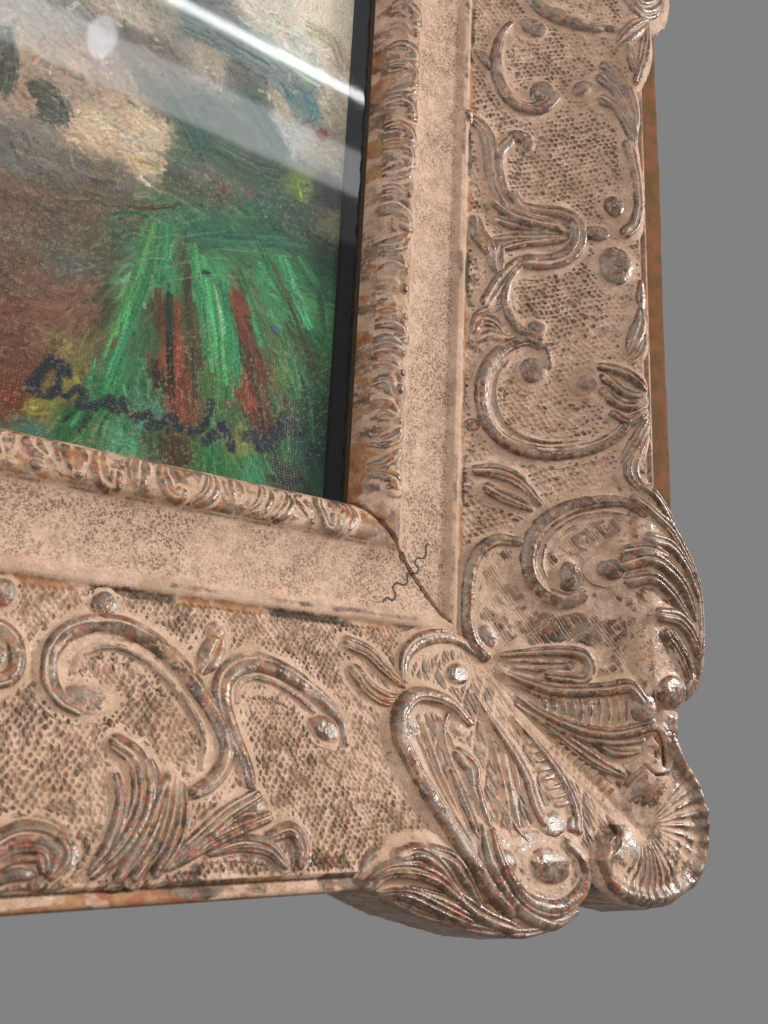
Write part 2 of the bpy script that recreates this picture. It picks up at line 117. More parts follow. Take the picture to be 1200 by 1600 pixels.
PLATES = [
 ('corner_plate', [(115.0, 24.0), (119.3, 19.7), (124.4, 14.5), (130.2, 6.9), (136.7, -2.3), (141.6, -12.8), (142.7, -25.2), (142.0, -40.0), (139.9, -48.9), (134.7, -57.3), (126.9, -61.9), (117.4, -64.7), (104.1, -54.6), (99.2, -29.7), (97.1, -6.0), (102.1, 14.1)]),
 ('corner_plate', [(-12.5, -115.8), (-8.2, -118.5), (4.5, -123.9), (18.2, -127.8), (32.6, -131.8), (47.9, -133.9), (61.5, -132.6), (71.2, -128.7), (76.6, -123.4), (78.0, -117.4), (76.3, -102.1), (58.2, -100.0), (31.1, -100.5), (5.2, -106.7)]),
 ('corner_shell', [(81.5, -121.0), (90.6, -126.4), (103.9, -129.4), (117.4, -128.6), (129.7, -124.1), (136.3, -117.0), (139.2, -107.1), (138.8, -96.5), (134.3, -86.2), (126.7, -78.3), (124.4, -73.8), (125.0, -62.9), (116.1, -62.0), (110.6, -72.1), (104.8, -81.1), (97.7, -93.2), (87.0, -102.3), (77.1, -111.5)]),
 ('rim_lobe', [(103.4, 248.7), (109.8, 240.9), (117.4, 239.3), (125.1, 246.5), (130.4, 255.9), (131.8, 264.9)]),
]
SHELL_HINGE = (106.5, -102.0)
FASTENER = [(10.58, -33.8), (12.22, -32.08), (14.54, -32.66), (15.97, -30.73), (14.92, -28.26), (16.47, -26.53), (19.41, -26.79), (21.0, -25.48), (20.5, -23.37), (22.22, -21.83), (24.35, -22.16), (25.41, -20.22), (23.57, -18.73), (24.69, -16.76), (27.4, -16.36), (28.41, -14.4), (28.05, -12.42), (29.08, -10.9)]
RUBBED = [(-29.5, -84.5, 15.9), (-18.8, -97.5, 12.6), (-100.5, -75.9, 13.7), (-72.1, -72.9, 9.9), (-19.6, -57.1, 11.5), (70.8, 196.6, 11.6), (86.7, 169.2, 15.4), (81.1, 97.6, 18.9), (64.2, 147.2, 10.6), (-92.1, -88.6, 9.0), (80.5, -35.6, 16.6), (48.5, -92.5, 12.3), (-1.5, -101.0, 7.8), (-56.4, -49.3, 5.4)]
PITS = [([(90.5, -100.8), (91.0, -103.6), (91.2, -106.7), (87.3, -108.9)], 1.8), ([(98.7, -93.0), (100.7, -90.0), (106.4, -83.9)], 0.9), ([(107.3, -82.4), (111.5, -85.3), (116.2, -85.0)], 0.5), ([(113.3, -72.0), (115.2, -76.0), (116.4, -80.8)], 2.0), ([(110.3, -77.0), (112.3, -78.7)], 1.3)]
PIGMENT = [(-129.6,130.7,165,153,141),(-112.2,142.3,154,145,139),(-92.7,151.4,195,174,153),(-80.1,157.5,162,149,129),(-71.1,158.9,102,112,112),(-58.9,157.8,120,133,138),(-40.5,179.4,225,208,187),(-21.8,187.4,245,222,192),(-12.5,178.0,244,212,176),(-5.1,203.1,245,220,185),(-28.8,169.0,211,207,194),(-41.2,156.7,131,146,147),(-62.9,149.0,181,162,141),(-50.7,149.0,113,114,101),(-44.9,141.3,86,112,103),(-34.6,141.1,189,168,141),(-24.5,148.9,97,133,134),(-12.2,152.3,209,185,153),(-80.0,135.9,129,114,99),(-91.3,139.6,127,114,99),(-98.1,126.1,165,135,113),(-105.1,117.7,181,151,125),(-116.2,114.1,176,144,120),(-118.8,106.0,176,140,115),(-106.1,110.2,165,140,120),(-101.3,103.4,217,177,143),(-91.7,108.0,204,170,141),(-79.5,111.6,215,183,150),(-75.3,123.4,90,97,85),(-67.0,120.0,62,101,83),(-55.6,123.0,77,101,83),(-43.4,123.7,82,101,88),(-31.4,134.6,165,162,160),(-12.4,135.5,167,153,118),(-80.4,100.4,206,174,141),(-90.8,100.3,209,172,136),(-71.5,98.5,85,90,76),(-60.4,100.9,106,100,86),(-35.0,114.6,58,86,68),(-25.8,113.4,104,124,52),(-13.6,113.3,50,58,48),(-9.8,105.6,110,106,78),(-113.3,93.1,127,116,105),(-117.6,84.5,108,103,94),(-105.1,88.0,114,103,94),(-89.8,91.5,106,96,86),(-117.4,69.7,122,78,54),(-107.0,74.0,108,84,66),(-94.3,79.4,104,82,64),(-84.2,79.1,92,86,68),(-28.6,99.4,60,80,66),(-116.2,61.8,118,88,70),(-109.4,64.5,108,82,64),(-102.1,65.3,100,82,66),(-114.3,48.2,114,72,48),(-108.7,46.1,122,76,52),(-99.3,57.9,92,94,80),(-93.8,45.0,140,80,52),(-98.5,37.3,132,78,50),(-110.5,33.4,120,66,42),(-108.9,22.1,110,62,42),(-102.7,27.9,120,80,50),(-109.0,10.5,112,46,30),(-103.5,8.1,92,42,28),(-95.3,30.1,122,106,50),(-90.1,61.3,90,86,60),(-86.2,45.5,74,74,48),(-85.6,33.1,96,88,50),(-81.2,71.3,52,100,66),(-74.1,83.2,62,118,80),(-76.1,66.5,60,132,82),(-78.5,56.8,78,152,86),(-79.9,43.3,50,122,76),(-82.3,29.9,36,122,76),(-84.6,17.0,30,112,66),(-70.3,64.2,56,140,86),(-69.0,46.8,70,60,40),(-72.4,41.4,60,110,62),(-63.6,35.4,132,62,36),(-61.2,23.2,122,52,30),(-65.3,26.3,40,40,30),(-61.5,67.3,70,76,50),(-54.6,65.2,60,156,96),(-48.8,53.3,46,152,92),(-51.7,59.3,82,166,100),(-45.3,40.8,40,132,76),(-51.1,30.2,72,112,56),(-59.3,50.0,88,84,50),(-57.3,37.3,76,60,38),(-58.8,84.7,52,110,82),(-44.8,85.4,62,110,76),(-33.5,97.4,50,90,72),(-23.7,103.9,46,70,56),(-45.0,61.6,122,62,42),(-40.5,51.4,80,56,44),(-36.2,43.5,112,56,36),(-36.2,29.8,126,54,34),(-31.5,22.0,70,46,30),(-30.7,64.0,62,130,82),(-28.9,71.9,70,150,92),(-18.3,68.1,72,152,92),(-12.5,60.1,52,118,76),(-19.8,53.1,60,82,46),(-23.9,42.4,72,116,62),(-32.3,53.9,80,112,62),(-16.2,39.8,46,92,62),(-10.3,29.6,40,70,55),(-11.5,90.6,40,70,50),(-16.5,78.7,46,100,66),(-101.8,8.6,132,122,50),(-102.1,3.7,62,110,92),(-92.7,7.0,40,100,56),(-85.0,4.9,70,112,62),(-75.4,5.2,80,152,112),(-67.7,7.0,62,82,52),(-61.1,6.4,72,52,36),(-46.4,5.5,50,112,56),(-38.2,13.8,122,122,52),(-43.5,21.3,62,102,62),(-32.9,6.3,50,132,82),(-23.4,6.1,62,60,42),(-16.6,12.0,40,82,62),(-14.4,17.0,32,70,60),(-70.8,16.5,60,120,90),(-92.4,18.9,110,100,50),(-60.0,96.2,80,92,76),(-67.9,107.3,75,106,81),(-52.1,112.0,75,97,79),(-41.8,134.9,77,110,101),(-10.4,191.0,244,220,183),(-8.5,145.6,187,162,127)]
BRUSH = [([(-73.1,155.6),(-58.8,155.8),(-41.0,154.7)],3.21,(112,128,128)),([(-47.0,164.5),(-33.6,161.4),(-19.8,159.7)],2.84,(156,164,154)),([(-35.5,151.6),(-26.7,142.3)],2.05,(98,132,130)),([(-27.0,181.5),(-15.6,182.1),(-9.1,171.1)],2.69,(216,196,158)),([(-74.5,126.3),(-66.8,117.7),(-61.2,107.9)],2.82,(58,90,76)),([(-47.4,140.1),(-38.9,131.0),(-30.6,124.4)],3.0,(64,96,84)),([(-57.2,114.7),(-42.5,113.8),(-29.9,115.5)],2.7,(70,92,74)),([(-62.9,80.8),(-51.7,82.8),(-35.3,88.7),(-20.2,92.5)],1.68,(52,112,84)),([(-30.8,35.8),(-24.9,23.7),(-21.4,11.0)],2.12,(48,112,66)),([(-50.2,21.7),(-47.2,9.6),(-44.9,1.6)],2.01,(50,120,70)),([(-79.5,22.5),(-76.1,11.1),(-74.3,3.4)],1.9,(48,118,76)),([(-73.6,32.5),(-71.6,20.4)],1.72,(60,128,84)),([(-19.4,48.4),(-14.6,35.5),(-12.1,19.9)],1.93,(44,100,66)),([(-13.9,79.6),(-9.9,61.0)],1.5,(46,104,70)),([(-54.6,100.5),(-51.4,99.9)],1.19,(126,62,48)),([(-45.3,103.5),(-42.5,102.9)],1.21,(120,62,48)),([(-19.4,139.3),(-15.9,137.2)],1.57,(120,54,42)),([(-77.9,74.9),(-78.9,58.8),(-81.6,40.6)],1.75,(56,140,84)),([(-62.4,76.3),(-56.5,57.7),(-51.5,34.5)],1.82,(60,150,92)),([(-45.6,73.1),(-39.0,61.2),(-31.5,44.8)],1.66,(54,132,82)),([(-38.7,85.4),(-31.7,75.7),(-20.5,62.5)],1.94,(50,130,84)),([(-79.5,30.8),(-82.8,17.5)],1.69,(40,124,76)),([(-45.3,40.8),(-45.4,23.0)],1.83,(52,130,76)),([(-27.9,60.1),(-22.9,47.4),(-18.3,34.5)],1.69,(60,126,78)),([(-93.8,75.2),(-99.8,61.9),(-107.6,50.6)],1.47,(104,92,76)),([(-114.3,73.1),(-102.9,71.4),(-93.5,73.1)],1.26,(120,96,78)),([(-127.7,123.8),(-125.6,118.1),(-124.4,112.0),(-124.5,105.2),(-125.9,100.1)],2.92,(52,60,56)),([(-117.3,106.3),(-113.6,108.7),(-109.3,108.5)],2.98,(66,74,62)),([(-114.6,102.5),(-109.9,102.6),(-106.8,100.7)],2.99,(50,72,64)),([(-108.8,108.8),(-106.5,104.3),(-105.5,99.5)],1.51,(46,66,58)),([(-75.8,79.1),(-77.8,63.6),(-80.7,49.5),(-83.3,38.0),(-86.9,20.4)],1.51,(92,165,88)),([(-74.1,78.6),(-75.3,60.1),(-79.0,43.6),(-83.5,23.4),(-86.0,12.6)],1.29,(40,130,80)),([(-71.2,79.8),(-70.8,68.5),(-71.2,57.1)],2.02,(50,145,92)),([(-57.7,73.4),(-52.8,58.9),(-49.1,44.2),(-46.3,31.6)],2.06,(70,165,100)),([(-53.5,65.6),(-50.1,55.2),(-47.7,46.8)],0.92,(140,200,140)),([(-50.1,66.8),(-46.6,54.1),(-43.1,36.9)],1.85,(40,150,95)),([(-29.9,83.8),(-25.4,75.5),(-15.3,61.7)],2.46,(60,150,96)),([(-25.4,75.5),(-18.2,65.7)],1.48,(90,175,120)),([(-22.4,86.6),(-13.7,77.1)],1.5,(60,140,90)),([(-33.3,80.0),(-26.0,68.0),(-17.3,53.8),(-11.3,43.5)],1.46,(66,60,40)),([(-47.4,63.0),(-42.5,55.4),(-38.1,42.9),(-35.5,30.0),(-31.3,19.9)],1.4,(130,56,36)),([(-40.1,46.9),(-35.4,34.5),(-30.4,20.1)],1.63,(74,50,36)),([(-65.0,54.8),(-63.0,40.0),(-60.3,19.2)],1.33,(150,70,42)),([(-68.6,60.3),(-66.3,43.3),(-63.6,22.5)],1.33,(44,42,32)),([(-71.2,57.1),(-68.1,38.4)],1.32,(96,56,36)),([(-62.8,64.6),(-59.2,45.5),(-56.0,24.6)],1.57,(70,62,40)),([(-94.4,6.5),(-91.8,11.1),(-90.3,14.5)],1.22,(24,70,48)),([(-92.4,4.7),(-90.8,9.4),(-88.9,13.5)],0.82,(60,150,90)),([(-89.5,4.8),(-88.5,9.0),(-86.8,13.4)],1.03,(20,60,44)),([(-90.7,74.2),(-84.2,79.1),(-76.0,80.6)],0.88,(40,110,70)),([(-84.4,81.3),(-76.4,84.2),(-67.1,88.9)],0.9,(90,60,44)),([(-85.4,98.1),(-80.1,98.2),(-75.3,97.5)],0.68,(205,165,50)),([(-17.0,141.6),(-15.4,138.2)],1.57,(150,50,36)),([(-26.7,115.6),(-24.8,111.2),(-23.0,108.8)],1.26,(120,140,40)),([(-24.7,151.6),(-21.1,147.9),(-21.4,143.6)],2.08,(84,132,134)),([(-105.4,8.8),(-101.5,8.6)],1.79,(140,128,48)),([(-95.4,21.1),(-92.7,18.8)],1.64,(140,128,52)),([(-100.6,32.6),(-98.9,29.1)],1.84,(116,100,48)),([(-45.7,25.5),(-43.3,24.4)],0.91,(130,70,52)),([(-57.5,67.9),(-54.3,67.6)],0.92,(36,66,84)),([(-31.3,56.6),(-28.5,55.1)],0.96,(40,84,130)),([(-79.5,6.2),(-72.5,5.0)],2.1,(84,160,120)),([(-87.9,28.3),(-88.8,19.9),(-88.6,15.5)],0.83,(50,150,96))]
SIGNATURE = [([(-100.4,24.2),(-97.0,23.6),(-96.1,21.9)],1.85),([(-100.6,23.2),(-102.6,19.6),(-104.3,16.0),(-104.7,14.4)],1.64),([(-104.4,14.4),(-101.1,13.8),(-97.4,15.2)],1.64),([(-97.3,21.5),(-97.2,17.6),(-97.4,15.2)],1.11),([(-97.4,15.2),(-94.8,14.7)],0.74),([(-93.4,15.4),(-91.5,17.6),(-90.1,15.9),(-90.6,13.4),(-86.8,13.6)],1.31),([(-88.0,13.7),(-84.8,15.3)],0.75),([(-83.3,15.3),(-82.3,17.2),(-80.8,13.9)],1.52),([(-78.6,14.9),(-78.1,17.5),(-76.6,15.0),(-74.5,13.5)],1.34),([(-75.5,14.1),(-72.1,13.7),(-69.9,15.9),(-68.4,13.0)],1.16),([(-69.8,11.4),(-66.3,12.6),(-63.3,15.5),(-60.1,13.3)],1.37),([(-60.9,13.1),(-56.9,14.9)],0.99),([(-55.8,12.7),(-52.2,15.2),(-50.9,20.3),(-50.7,24.2)],1.21),([(-50.9,10.9),(-47.4,15.5),(-44.9,17.9),(-43.3,14.8),(-42.0,10.8)],1.84),([(-37.4,15.3),(-34.8,17.2),(-32.6,13.8)],1.67),([(-30.7,12.9),(-28.3,18.3),(-24.8,22.8),(-23.6,25.8),(-23.6,20.4)],1.92),([(-27.4,14.1),(-24.4,18.4)],1.27),([(-19.3,21.8),(-15.4,22.3)],1.08),([(-25.7,4.5),(-20.8,4.0),(-16.0,5.4)],1.27)]
SCRATCH = [([(-81.8,72.9),(-75.2,73.6),(-68.1,77.3)],0.24),([(-80.3,63.6),(-74.8,66.5),(-69.9,67.9)],0.2),([(-73.6,62.8),(-65.9,67.6),(-60.2,72.0)],0.29),([(-66.9,76.8),(-58.5,81.6),(-51.4,85.3)],0.25),([(-59.5,69.9),(-53.6,74.4),(-42.8,76.5)],0.25),([(-70.5,59.6),(-63.3,63.5),(-54.8,67.9),(-43.4,70.6)],0.29),([(-53.5,77.8),(-42.0,81.2),(-26.1,85.2)],0.28),([(-65.4,83.3),(-56.9,88.4)],0.21),([(-91.6,73.8),(-84.0,77.8)],0.2),([(-60.3,39.0),(-58.3,36.5)],0.41),([(-55.8,33.3),(-47.5,28.6)],0.16)]

# ------------------------------------------------------------------ number helpers
rng = np.random.default_rng(7)
random.seed(7)
_T = rng.random((256, 256))
def vnoise(x, y):
    xi = np.floor(x).astype(int); yi = np.floor(y).astype(int); fx = x - xi; fy = y - yi
    fx = fx*fx*(3-2*fx); fy = fy*fy*(3-2*fy)
    g = lambda a, b: _T[a & 255, b & 255]
    return (g(xi, yi)*(1-fx) + g(xi+1, yi)*fx)*(1-fy) + (g(xi, yi+1)*(1-fx) + g(xi+1, yi+1)*fx)*fy
def fbm(x, y, o=3):
    s = 0; a = 1; t = 0
    for i in range(o):
        s = s + a*vnoise(x*2**i + 17.3*i, y*2**i + 5.1*i); t += a; a *= .5
    return s/t
def sstep(a, b, x):
    t = np.clip((x-a)/(b-a), 0, 1); return t*t*(3-2*t)
def catmull(P, n=8):
    P = np.asarray(P, float)
    Q = np.vstack([2*P[0]-P[1], P, 2*P[-1]-P[-2]]); out = []
    t = np.linspace(0, 1, n, endpoint=False)[:, None]
    for i in range(1, len(Q)-2):
        a, b, c, d = Q[i-1], Q[i], Q[i+1], Q[i+2]
        out.append(.5*((2*b) + (-a+c)*t + (2*a-5*b+4*c-d)*t*t + (-a+3*b-3*c+d)*t**3))
    return np.vstack(out + [P[-1:]])
PD = np.array([-3.0, 0.0, 1.5, 4.0, 8.0, 12.0, 14.0, 15.0, 16.0, 20.0, 25.0, 30.0, 34.0, 36.0, 37.0, 39.5, 40.5, 41.5, 43.0, 55.0, 70.0, 85.0, 100.0, 108.0, 112.0, 113.0, 114.0, 115.0, 116.5, 117.6, 118.2, 118.6, 400.0])
PZ = np.array([-6.0, -6.0, 1.0, 5.0, 8.0, 9.0, 8.6, 7.6, 6.9, 5.8, 5.2, 5.4, 6.0, 6.6, 8.2, 8.4, 8.0, 7.2, 7.6, 10.6, 15.5, 21.5, 28.5, 32.0, 33.4, 32.4, 31.8, 33.0, 33.2, 31.8, 28.0, 10.0, 10.0])
PDx = np.concatenate([PD[:25], [400]]); PZx = np.concatenate([PZ[:25], [36]])
def smooth_interp(d, a, b):
    e = .6
    return (np.interp(d-e, a, b) + 2*np.interp(d, a, b) + np.interp(d+e, a, b))/4
def base_z(x, y): return smooth_interp(np.maximum(x, -y), PDx, PZx)
def polyline_dist(X, Y, P, Wd):
    """distance, radius, side and run along a tapering centre line"""
    best = np.full(X.shape, 1e9); rad = np.zeros(X.shape); side = np.zeros(X.shape); run = np.zeros(X.shape); score = np.full(X.shape, 1e9)
    n = len(P)-1
    for i in range(n):
        a, b = P[i], P[i+1]; d = b-a; L2 = d@d+1e-9
        t = np.clip(((X-a[0])*d[0] + (Y-a[1])*d[1])/L2, 0, 1)
        ex = X-a[0]-t*d[0]; ey = Y-a[1]-t*d[1]; dd = np.hypot(ex, ey)
        wr = Wd[i]*(1-t) + Wd[i+1]*t; sc = dd-wr
        k = sc < score
        score[k] = sc[k]; best[k] = dd[k]; rad[k] = wr[k]; run[k] = (i+t[k])/n
        side[k] = ((d[0]*ey-d[1]*ex)/math.sqrt(L2))[k]
    return best, rad, side, run
def stroke_height(X, Y, st, channel=False):
    pts, (w0, w1, w2), h, g = st; w0, w1, w2 = w0*1.5, w1*1.5, w2*1.5
    P = catmull(pts, 6 if len(pts) > 4 else 8); n = len(P)
    t = np.linspace(0, 1, n); Wd = np.where(t < .5, w0+(w1-w0)*np.sin(np.pi*np.minimum(t, .5)), w2+(w1-w2)*np.sin(np.pi*np.maximum(t, .5)))
    d, r, side, run = polyline_dist(X, Y, P, Wd); r = np.maximum(r, .15); u = d/r; q = side/r
    amp = h*np.minimum(1, r/max(w1, .4)*.7+.35)
    H = amp*.88*np.clip(1-np.clip(u, 0, 1)**3.4, 0, 1)**.74*(1-.22*q*math.sin(pts[0][0]*1.7+pts[-1][1]))
    streak = vnoise(q*2.6+pts[0][0], run*n*.16+pts[0][1])
    two = bool(g) and w1 > 2.3
    if not channel and w1 > 1.9: g = 1
    if g:
        streak = streak-.9*np.exp(-((q-.08)/.14)**2)-(.7*np.exp(-((q+.55)/.11)**2) if two else 0)
        H = H - .38*h*np.exp(-((q-.08)/.16)**2)*(u < 1)*np.sin(np.pi*np.clip(run, .03, .97))**.4
        if two: H = H - .20*h*np.exp(-((q+.55)/.12)**2)*(u < 1)*np.sin(np.pi*np.clip(run, .05, .95))**.5
    else:
        H = H - .12*h*np.exp(-((q-.35)/.12)**2)*(u < 1); streak = streak-.55*np.exp(-((q-.35)/.12)**2)
    H = np.where(u < 1, H, -(d-r)*1.6)
    H = np.maximum(H, np.where(u < 1.85, amp*.34*np.clip((1.85-u)/1.15, 0, 1)**1.8-.10, -(d-1.85*r)*1.2-.10))
    if channel and len(pts) > 4:
        T = np.diff(P, axis=0); turn = np.sum(T[:-1, 0]*T[1:, 1]-T[:-1, 1]*T[1:, 0])
        qi = q*(1 if turn > 0 else -1)                    # >0 towards the centre of the curl
        ends = np.sin(np.pi*np.clip(run, .02, .98))**.5
        # outer edge stands sharp, inner face runs out in a hollow ramp
        ramp = np.where((qi > .2) & (run > .01) & (run < .99), amp*.52*np.clip((2.5-qi)/2.3, 0, 1)**1.5*ends-.12-.5*np.clip(qi-2.4, 0, 9), -9)
        H = np.maximum(H-.18*h*sstep(.1, .8, qi)*(u < 1), np.where(qi < 2.9, ramp, -9))
    return H, streak
def blob_height(X, Y, b):
    x, y, ax, ay, bx, by, h = b
    det = ax*by-ay*bx; dx = X-x; dy = Y-y
    p = (dx*by-dy*bx)/det; q = (-dx*ay+dy*ax)/det
    u = np.sqrt(p*p+q*q); r = .5*(math.hypot(ax, ay)+math.hypot(bx, by))
    H = np.where(u < 1, h*.54*np.clip(1-np.clip(u, 0, 1)**3.4, 0, 1)**.7*(1-.25*p), -(u-1)*r*1.6)
    return np.maximum(H, np.where(u < 1.5, h*.2*np.clip((1.5-u)/.7, 0, 1)**1.8-.10, -9))
def orn_eval(X, Y, S, B, channel=False):
    H = np.full(X.shape, -9.0); K = np.full(X.shape, .5)
    for s in S:
        h, k = stroke_height(X, Y, s, channel and s[1][1] > 1.0); m_ = h > H; H[m_] = h[m_]; K[m_] = k[m_]
    for b in B:
        h = blob_height(X, Y, b); m_ = h > H; H[m_] = h[m_]; K[m_] = .5
    return H, K
def orn_height(X, Y, S, B): return orn_eval(X, Y, S, B)[0]
def bounds(S, B, pad=1.5):
    xs = []; ys = []
    for pts, ww, h, g in S:
        k = max(ww)*1.5*1.9
        for x, y in catmull(pts, 4): xs += [x-k, x+k]; ys += [y-k, y+k]
    for x, y, ax, ay, bx, by, h in B:
        ex = 1.5*math.hypot(ax, bx); ey = 1.5*math.hypot(ay, by); xs += [x-ex, x+ex]; ys += [y-ey, y+ey]
    return min(xs)-pad, max(xs)+pad, min(ys)-pad, max(ys)+pad
def poly_sdf(X, Y, P):
    """negative inside"""
    P = np.asarray(P, float); n = len(P); d = np.full(X.shape, 1e9); ins = np.zeros(X.shape, bool)
    for i in range(n):
        a = P[i]; b = P[(i+1) % n]; e = b-a; t = np.clip(((X-a[0])*e[0]+(Y-a[1])*e[1])/(e@e), 0, 1)
        d = np.minimum(d, np.hypot(X-a[0]-t*e[0], Y-a[1]-t*e[1]))
        c = ((a[1] <= Y) & (b[1] > Y)) | ((b[1] <= Y) & (a[1] > Y))
        if abs(e[1]) > 1e-9: ins ^= c & (X < a[0]+(Y-a[1])/e[1]*e[0])
    return np.where(ins, -d, d)

# ------------------------------------------------------------------ materials
def new_mat(name):
    mt = bpy.data.materials.new(name); mt.use_nodes = True; nt = mt.node_tree
    for n in list(nt.nodes): nt.nodes.remove(n)
    return mt, nt
class G:
    def __init__(s, nt): s.nt = nt
    def n(s, typ, **kw):
        nd = s.nt.nodes.new(typ)
        for k, v in kw.items():
            if k.startswith('i_'):
                k = k[2:]; nd.inputs[int(k) if k.isdigit() else k.replace('_', ' ')].default_value = v
            else: setattr(nd, k, v)
        return nd
    def l(s, a, b): s.nt.links.new(a, b)
    def put(s, sock, v):
        if hasattr(v, 'is_linked') or hasattr(v, 'links'): s.l(v, sock)
        else: sock.default_value = v
    def math(s, op, a, b=0.0, clamp=False):
        nd = s.n('ShaderNodeMath', operation=op, use_clamp=clamp); s.put(nd.inputs[0], a); s.put(nd.inputs[1], b); return nd.outputs[0]
    def mix(s, f, a, b):
        nd = s.n('ShaderNodeMix', data_type='RGBA'); s.put(nd.inputs[0], f); s.put(nd.inputs[6], a); s.put(nd.inputs[7], b); return nd.outputs[2]
    def fmix(s, f, a, b):
        nd = s.n('ShaderNodeMix', data_type='FLOAT'); s.put(nd.inputs[0], f); s.put(nd.inputs[2], a); s.put(nd.inputs[3], b); return nd.outputs[0]
    def step(s, v, a, b):
        nd = s.n('ShaderNodeMapRange', interpolation_type='SMOOTHSTEP'); s.put(nd.inputs[0], v); nd.inputs[1].default_value = a; nd.inputs[2].default_value = b; return nd.outputs[0]
    def noise(s, co, scale, detail=3, rough=.55):
        nd = s.n('ShaderNodeTexNoise'); s.l(co, nd.inputs['Vector']); nd.inputs['Scale'].default_value = scale; nd.inputs['Detail'].default_value = detail; nd.inputs['Roughness'].default_value = rough; return nd.outputs[0]

def C(r, g, b): return (r, g, b, 1)
def make_gesso(name, r0, r1, sp_, amp, dk=1.0):
    mt, nt = new_mat(name); g = G(nt)
    tc = g.n('ShaderNodeTexCoord').outputs['Object']
    at = g.n('ShaderNodeAttribute', attribute_name='mask'); sp = g.n('ShaderNodeSeparateColor'); g.l(at.outputs['Color'], sp.inputs[0])
    wear, ochre, speck = sp.outputs[0], sp.outputs[1], sp.outputs[2]; dirt = at.outputs['Alpha']
    nb = g.noise(tc, 60, 3); nm = g.noise(tc, 260, 4, .6); nf = g.noise(tc, 900, 3, .6); nx = g.noise(tc, 2400, 2)
    n2 = g.noise(tc, 150, 4, .65); n3 = g.noise(tc, 420, 3, .6)
    # pale distemper wash
    pale = g.mix(g.step(nm, .35, .68), C(.61, .408, .298), C(.48, .31, .22))
    pale = g.mix(g.step(nf, .5, .75), pale, C(.69, .50, .38))
    pale = g.mix(g.math('MULTIPLY', g.math('MULTIPLY', g.step(nb, .44, .62), g.math('SUBTRACT', 1.0, g.math('MULTIPLY', speck, .7))), .65), pale, C(.43, .275, .17))
    pale = g.mix(g.math('MULTIPLY', g.step(n2, .52, .68), .6), pale, C(.33, .22, .15))
    pale = g.mix(g.math('MULTIPLY', g.step(g.noise(tc, 110, 4, .7), .58, .70), .55), pale, C(.40, .20, .125))
    # rubbed tops: umber, grey, red bole
    worn = g.mix(g.step(n2, .40, .60), C(.09*dk, .052*dk, .033*dk), C(.225*dk, .168*dk, .12*dk))
    worn = g.mix(g.math('MULTIPLY', g.step(n3, .50, .62), .9), worn, C(.29, .10, .06))
    worn = g.mix(g.math('MULTIPLY', g.step(g.noise(tc, 330, 3, .6), .56, .66), .8), worn, C(.42, .26, .13))
    worn = g.mix(g.math('MULTIPLY', g.step(nf, .58, .74), .7), worn, C(.50, .35, .25))
    wf = g.math('ADD', wear, g.math('MULTIPLY', g.math('SUBTRACT', nf, .5), amp))
    wf = g.math('ADD', wf, g.math('MULTIPLY', g.math('SUBTRACT', nm, .5), amp))
    wf = g.step(wf, .32, .62)
    c = g.mix(wf, pale, worn)
    of = g.step(g.math('ADD', ochre, g.math('MULTIPLY', g.math('SUBTRACT', n3, .5), 1.2)), .35, .65)
    oc = g.mix(g.step(nm, .42, .6), C(.36, .19, .075), C(.30, .085, .035))
    c = g.mix(g.math('MULTIPLY', of, .85), c, oc)
    # fly specks on the plain cove
    vo = g.n('ShaderNodeTexVoronoi', feature='F1'); g.l(tc, vo.inputs['Vector']); vo.inputs['Scale'].default_value = 860
    dots = g.math('MULTIPLY', g.step(vo.outputs['Distance'], .50, .26), g.step(nm, .28, .52))
    vo2 = g.n('ShaderNodeTexVoronoi', feature='F1'); g.l(tc, vo2.inputs['Vector']); vo2.inputs['Scale'].default_value = 1650
    dots2 = g.math('MULTIPLY', g.step(vo2.outputs['Distance'], .50, .24), g.step(n3, .30, .5))
    dots = g.math('MULTIPLY', g.math('MAXIMUM', dots, dots2), g.math('ADD', .45, g.math('MULTIPLY', g.step(nb, .36, .60), .55)))
    c = g.mix(g.math('MULTIPLY', g.math('MULTIPLY', dots, speck), .8), c, C(.12, .075, .05))
    c = g.mix(g.math('MULTIPLY', g.math('MULTIPLY', g.step(nx, .53, .68), .6), g.math('SUBTRACT', 1.0, speck)), c, C(.16, .115, .085))
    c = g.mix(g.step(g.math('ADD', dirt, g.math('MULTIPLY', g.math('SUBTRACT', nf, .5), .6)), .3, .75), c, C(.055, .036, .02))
    bs = g.n('ShaderNodeBsdfPrincipled'); g.l(c, bs.inputs['Base Color'])
    rg = g.fmix(wf, .72, g.fmix(g.step(n2, .35, .65), r0, r1)); g.l(rg, bs.inputs['Roughness'])
    g.l(g.fmix(wf, .3, sp_), bs.inputs['Specular IOR Level'])
    bp = g.n('ShaderNodeBump', i_Strength=.5, i_Distance=.00035)
    hh = g.math('ADD', g.math('MULTIPLY', nf, .7), g.math('MULTIPLY', nx, .5)); hh = g.math('SUBTRACT', hh, g.math('MULTIPLY', g.math('MULTIPLY', dots, speck), .5))
    g.l(hh, bp.inputs['Height']); g.l(bp.outputs[0], bs.inputs['Normal'])
    g.l(bs.outputs[0], g.n('ShaderNodeOutputMaterial').inputs[0]); return mt
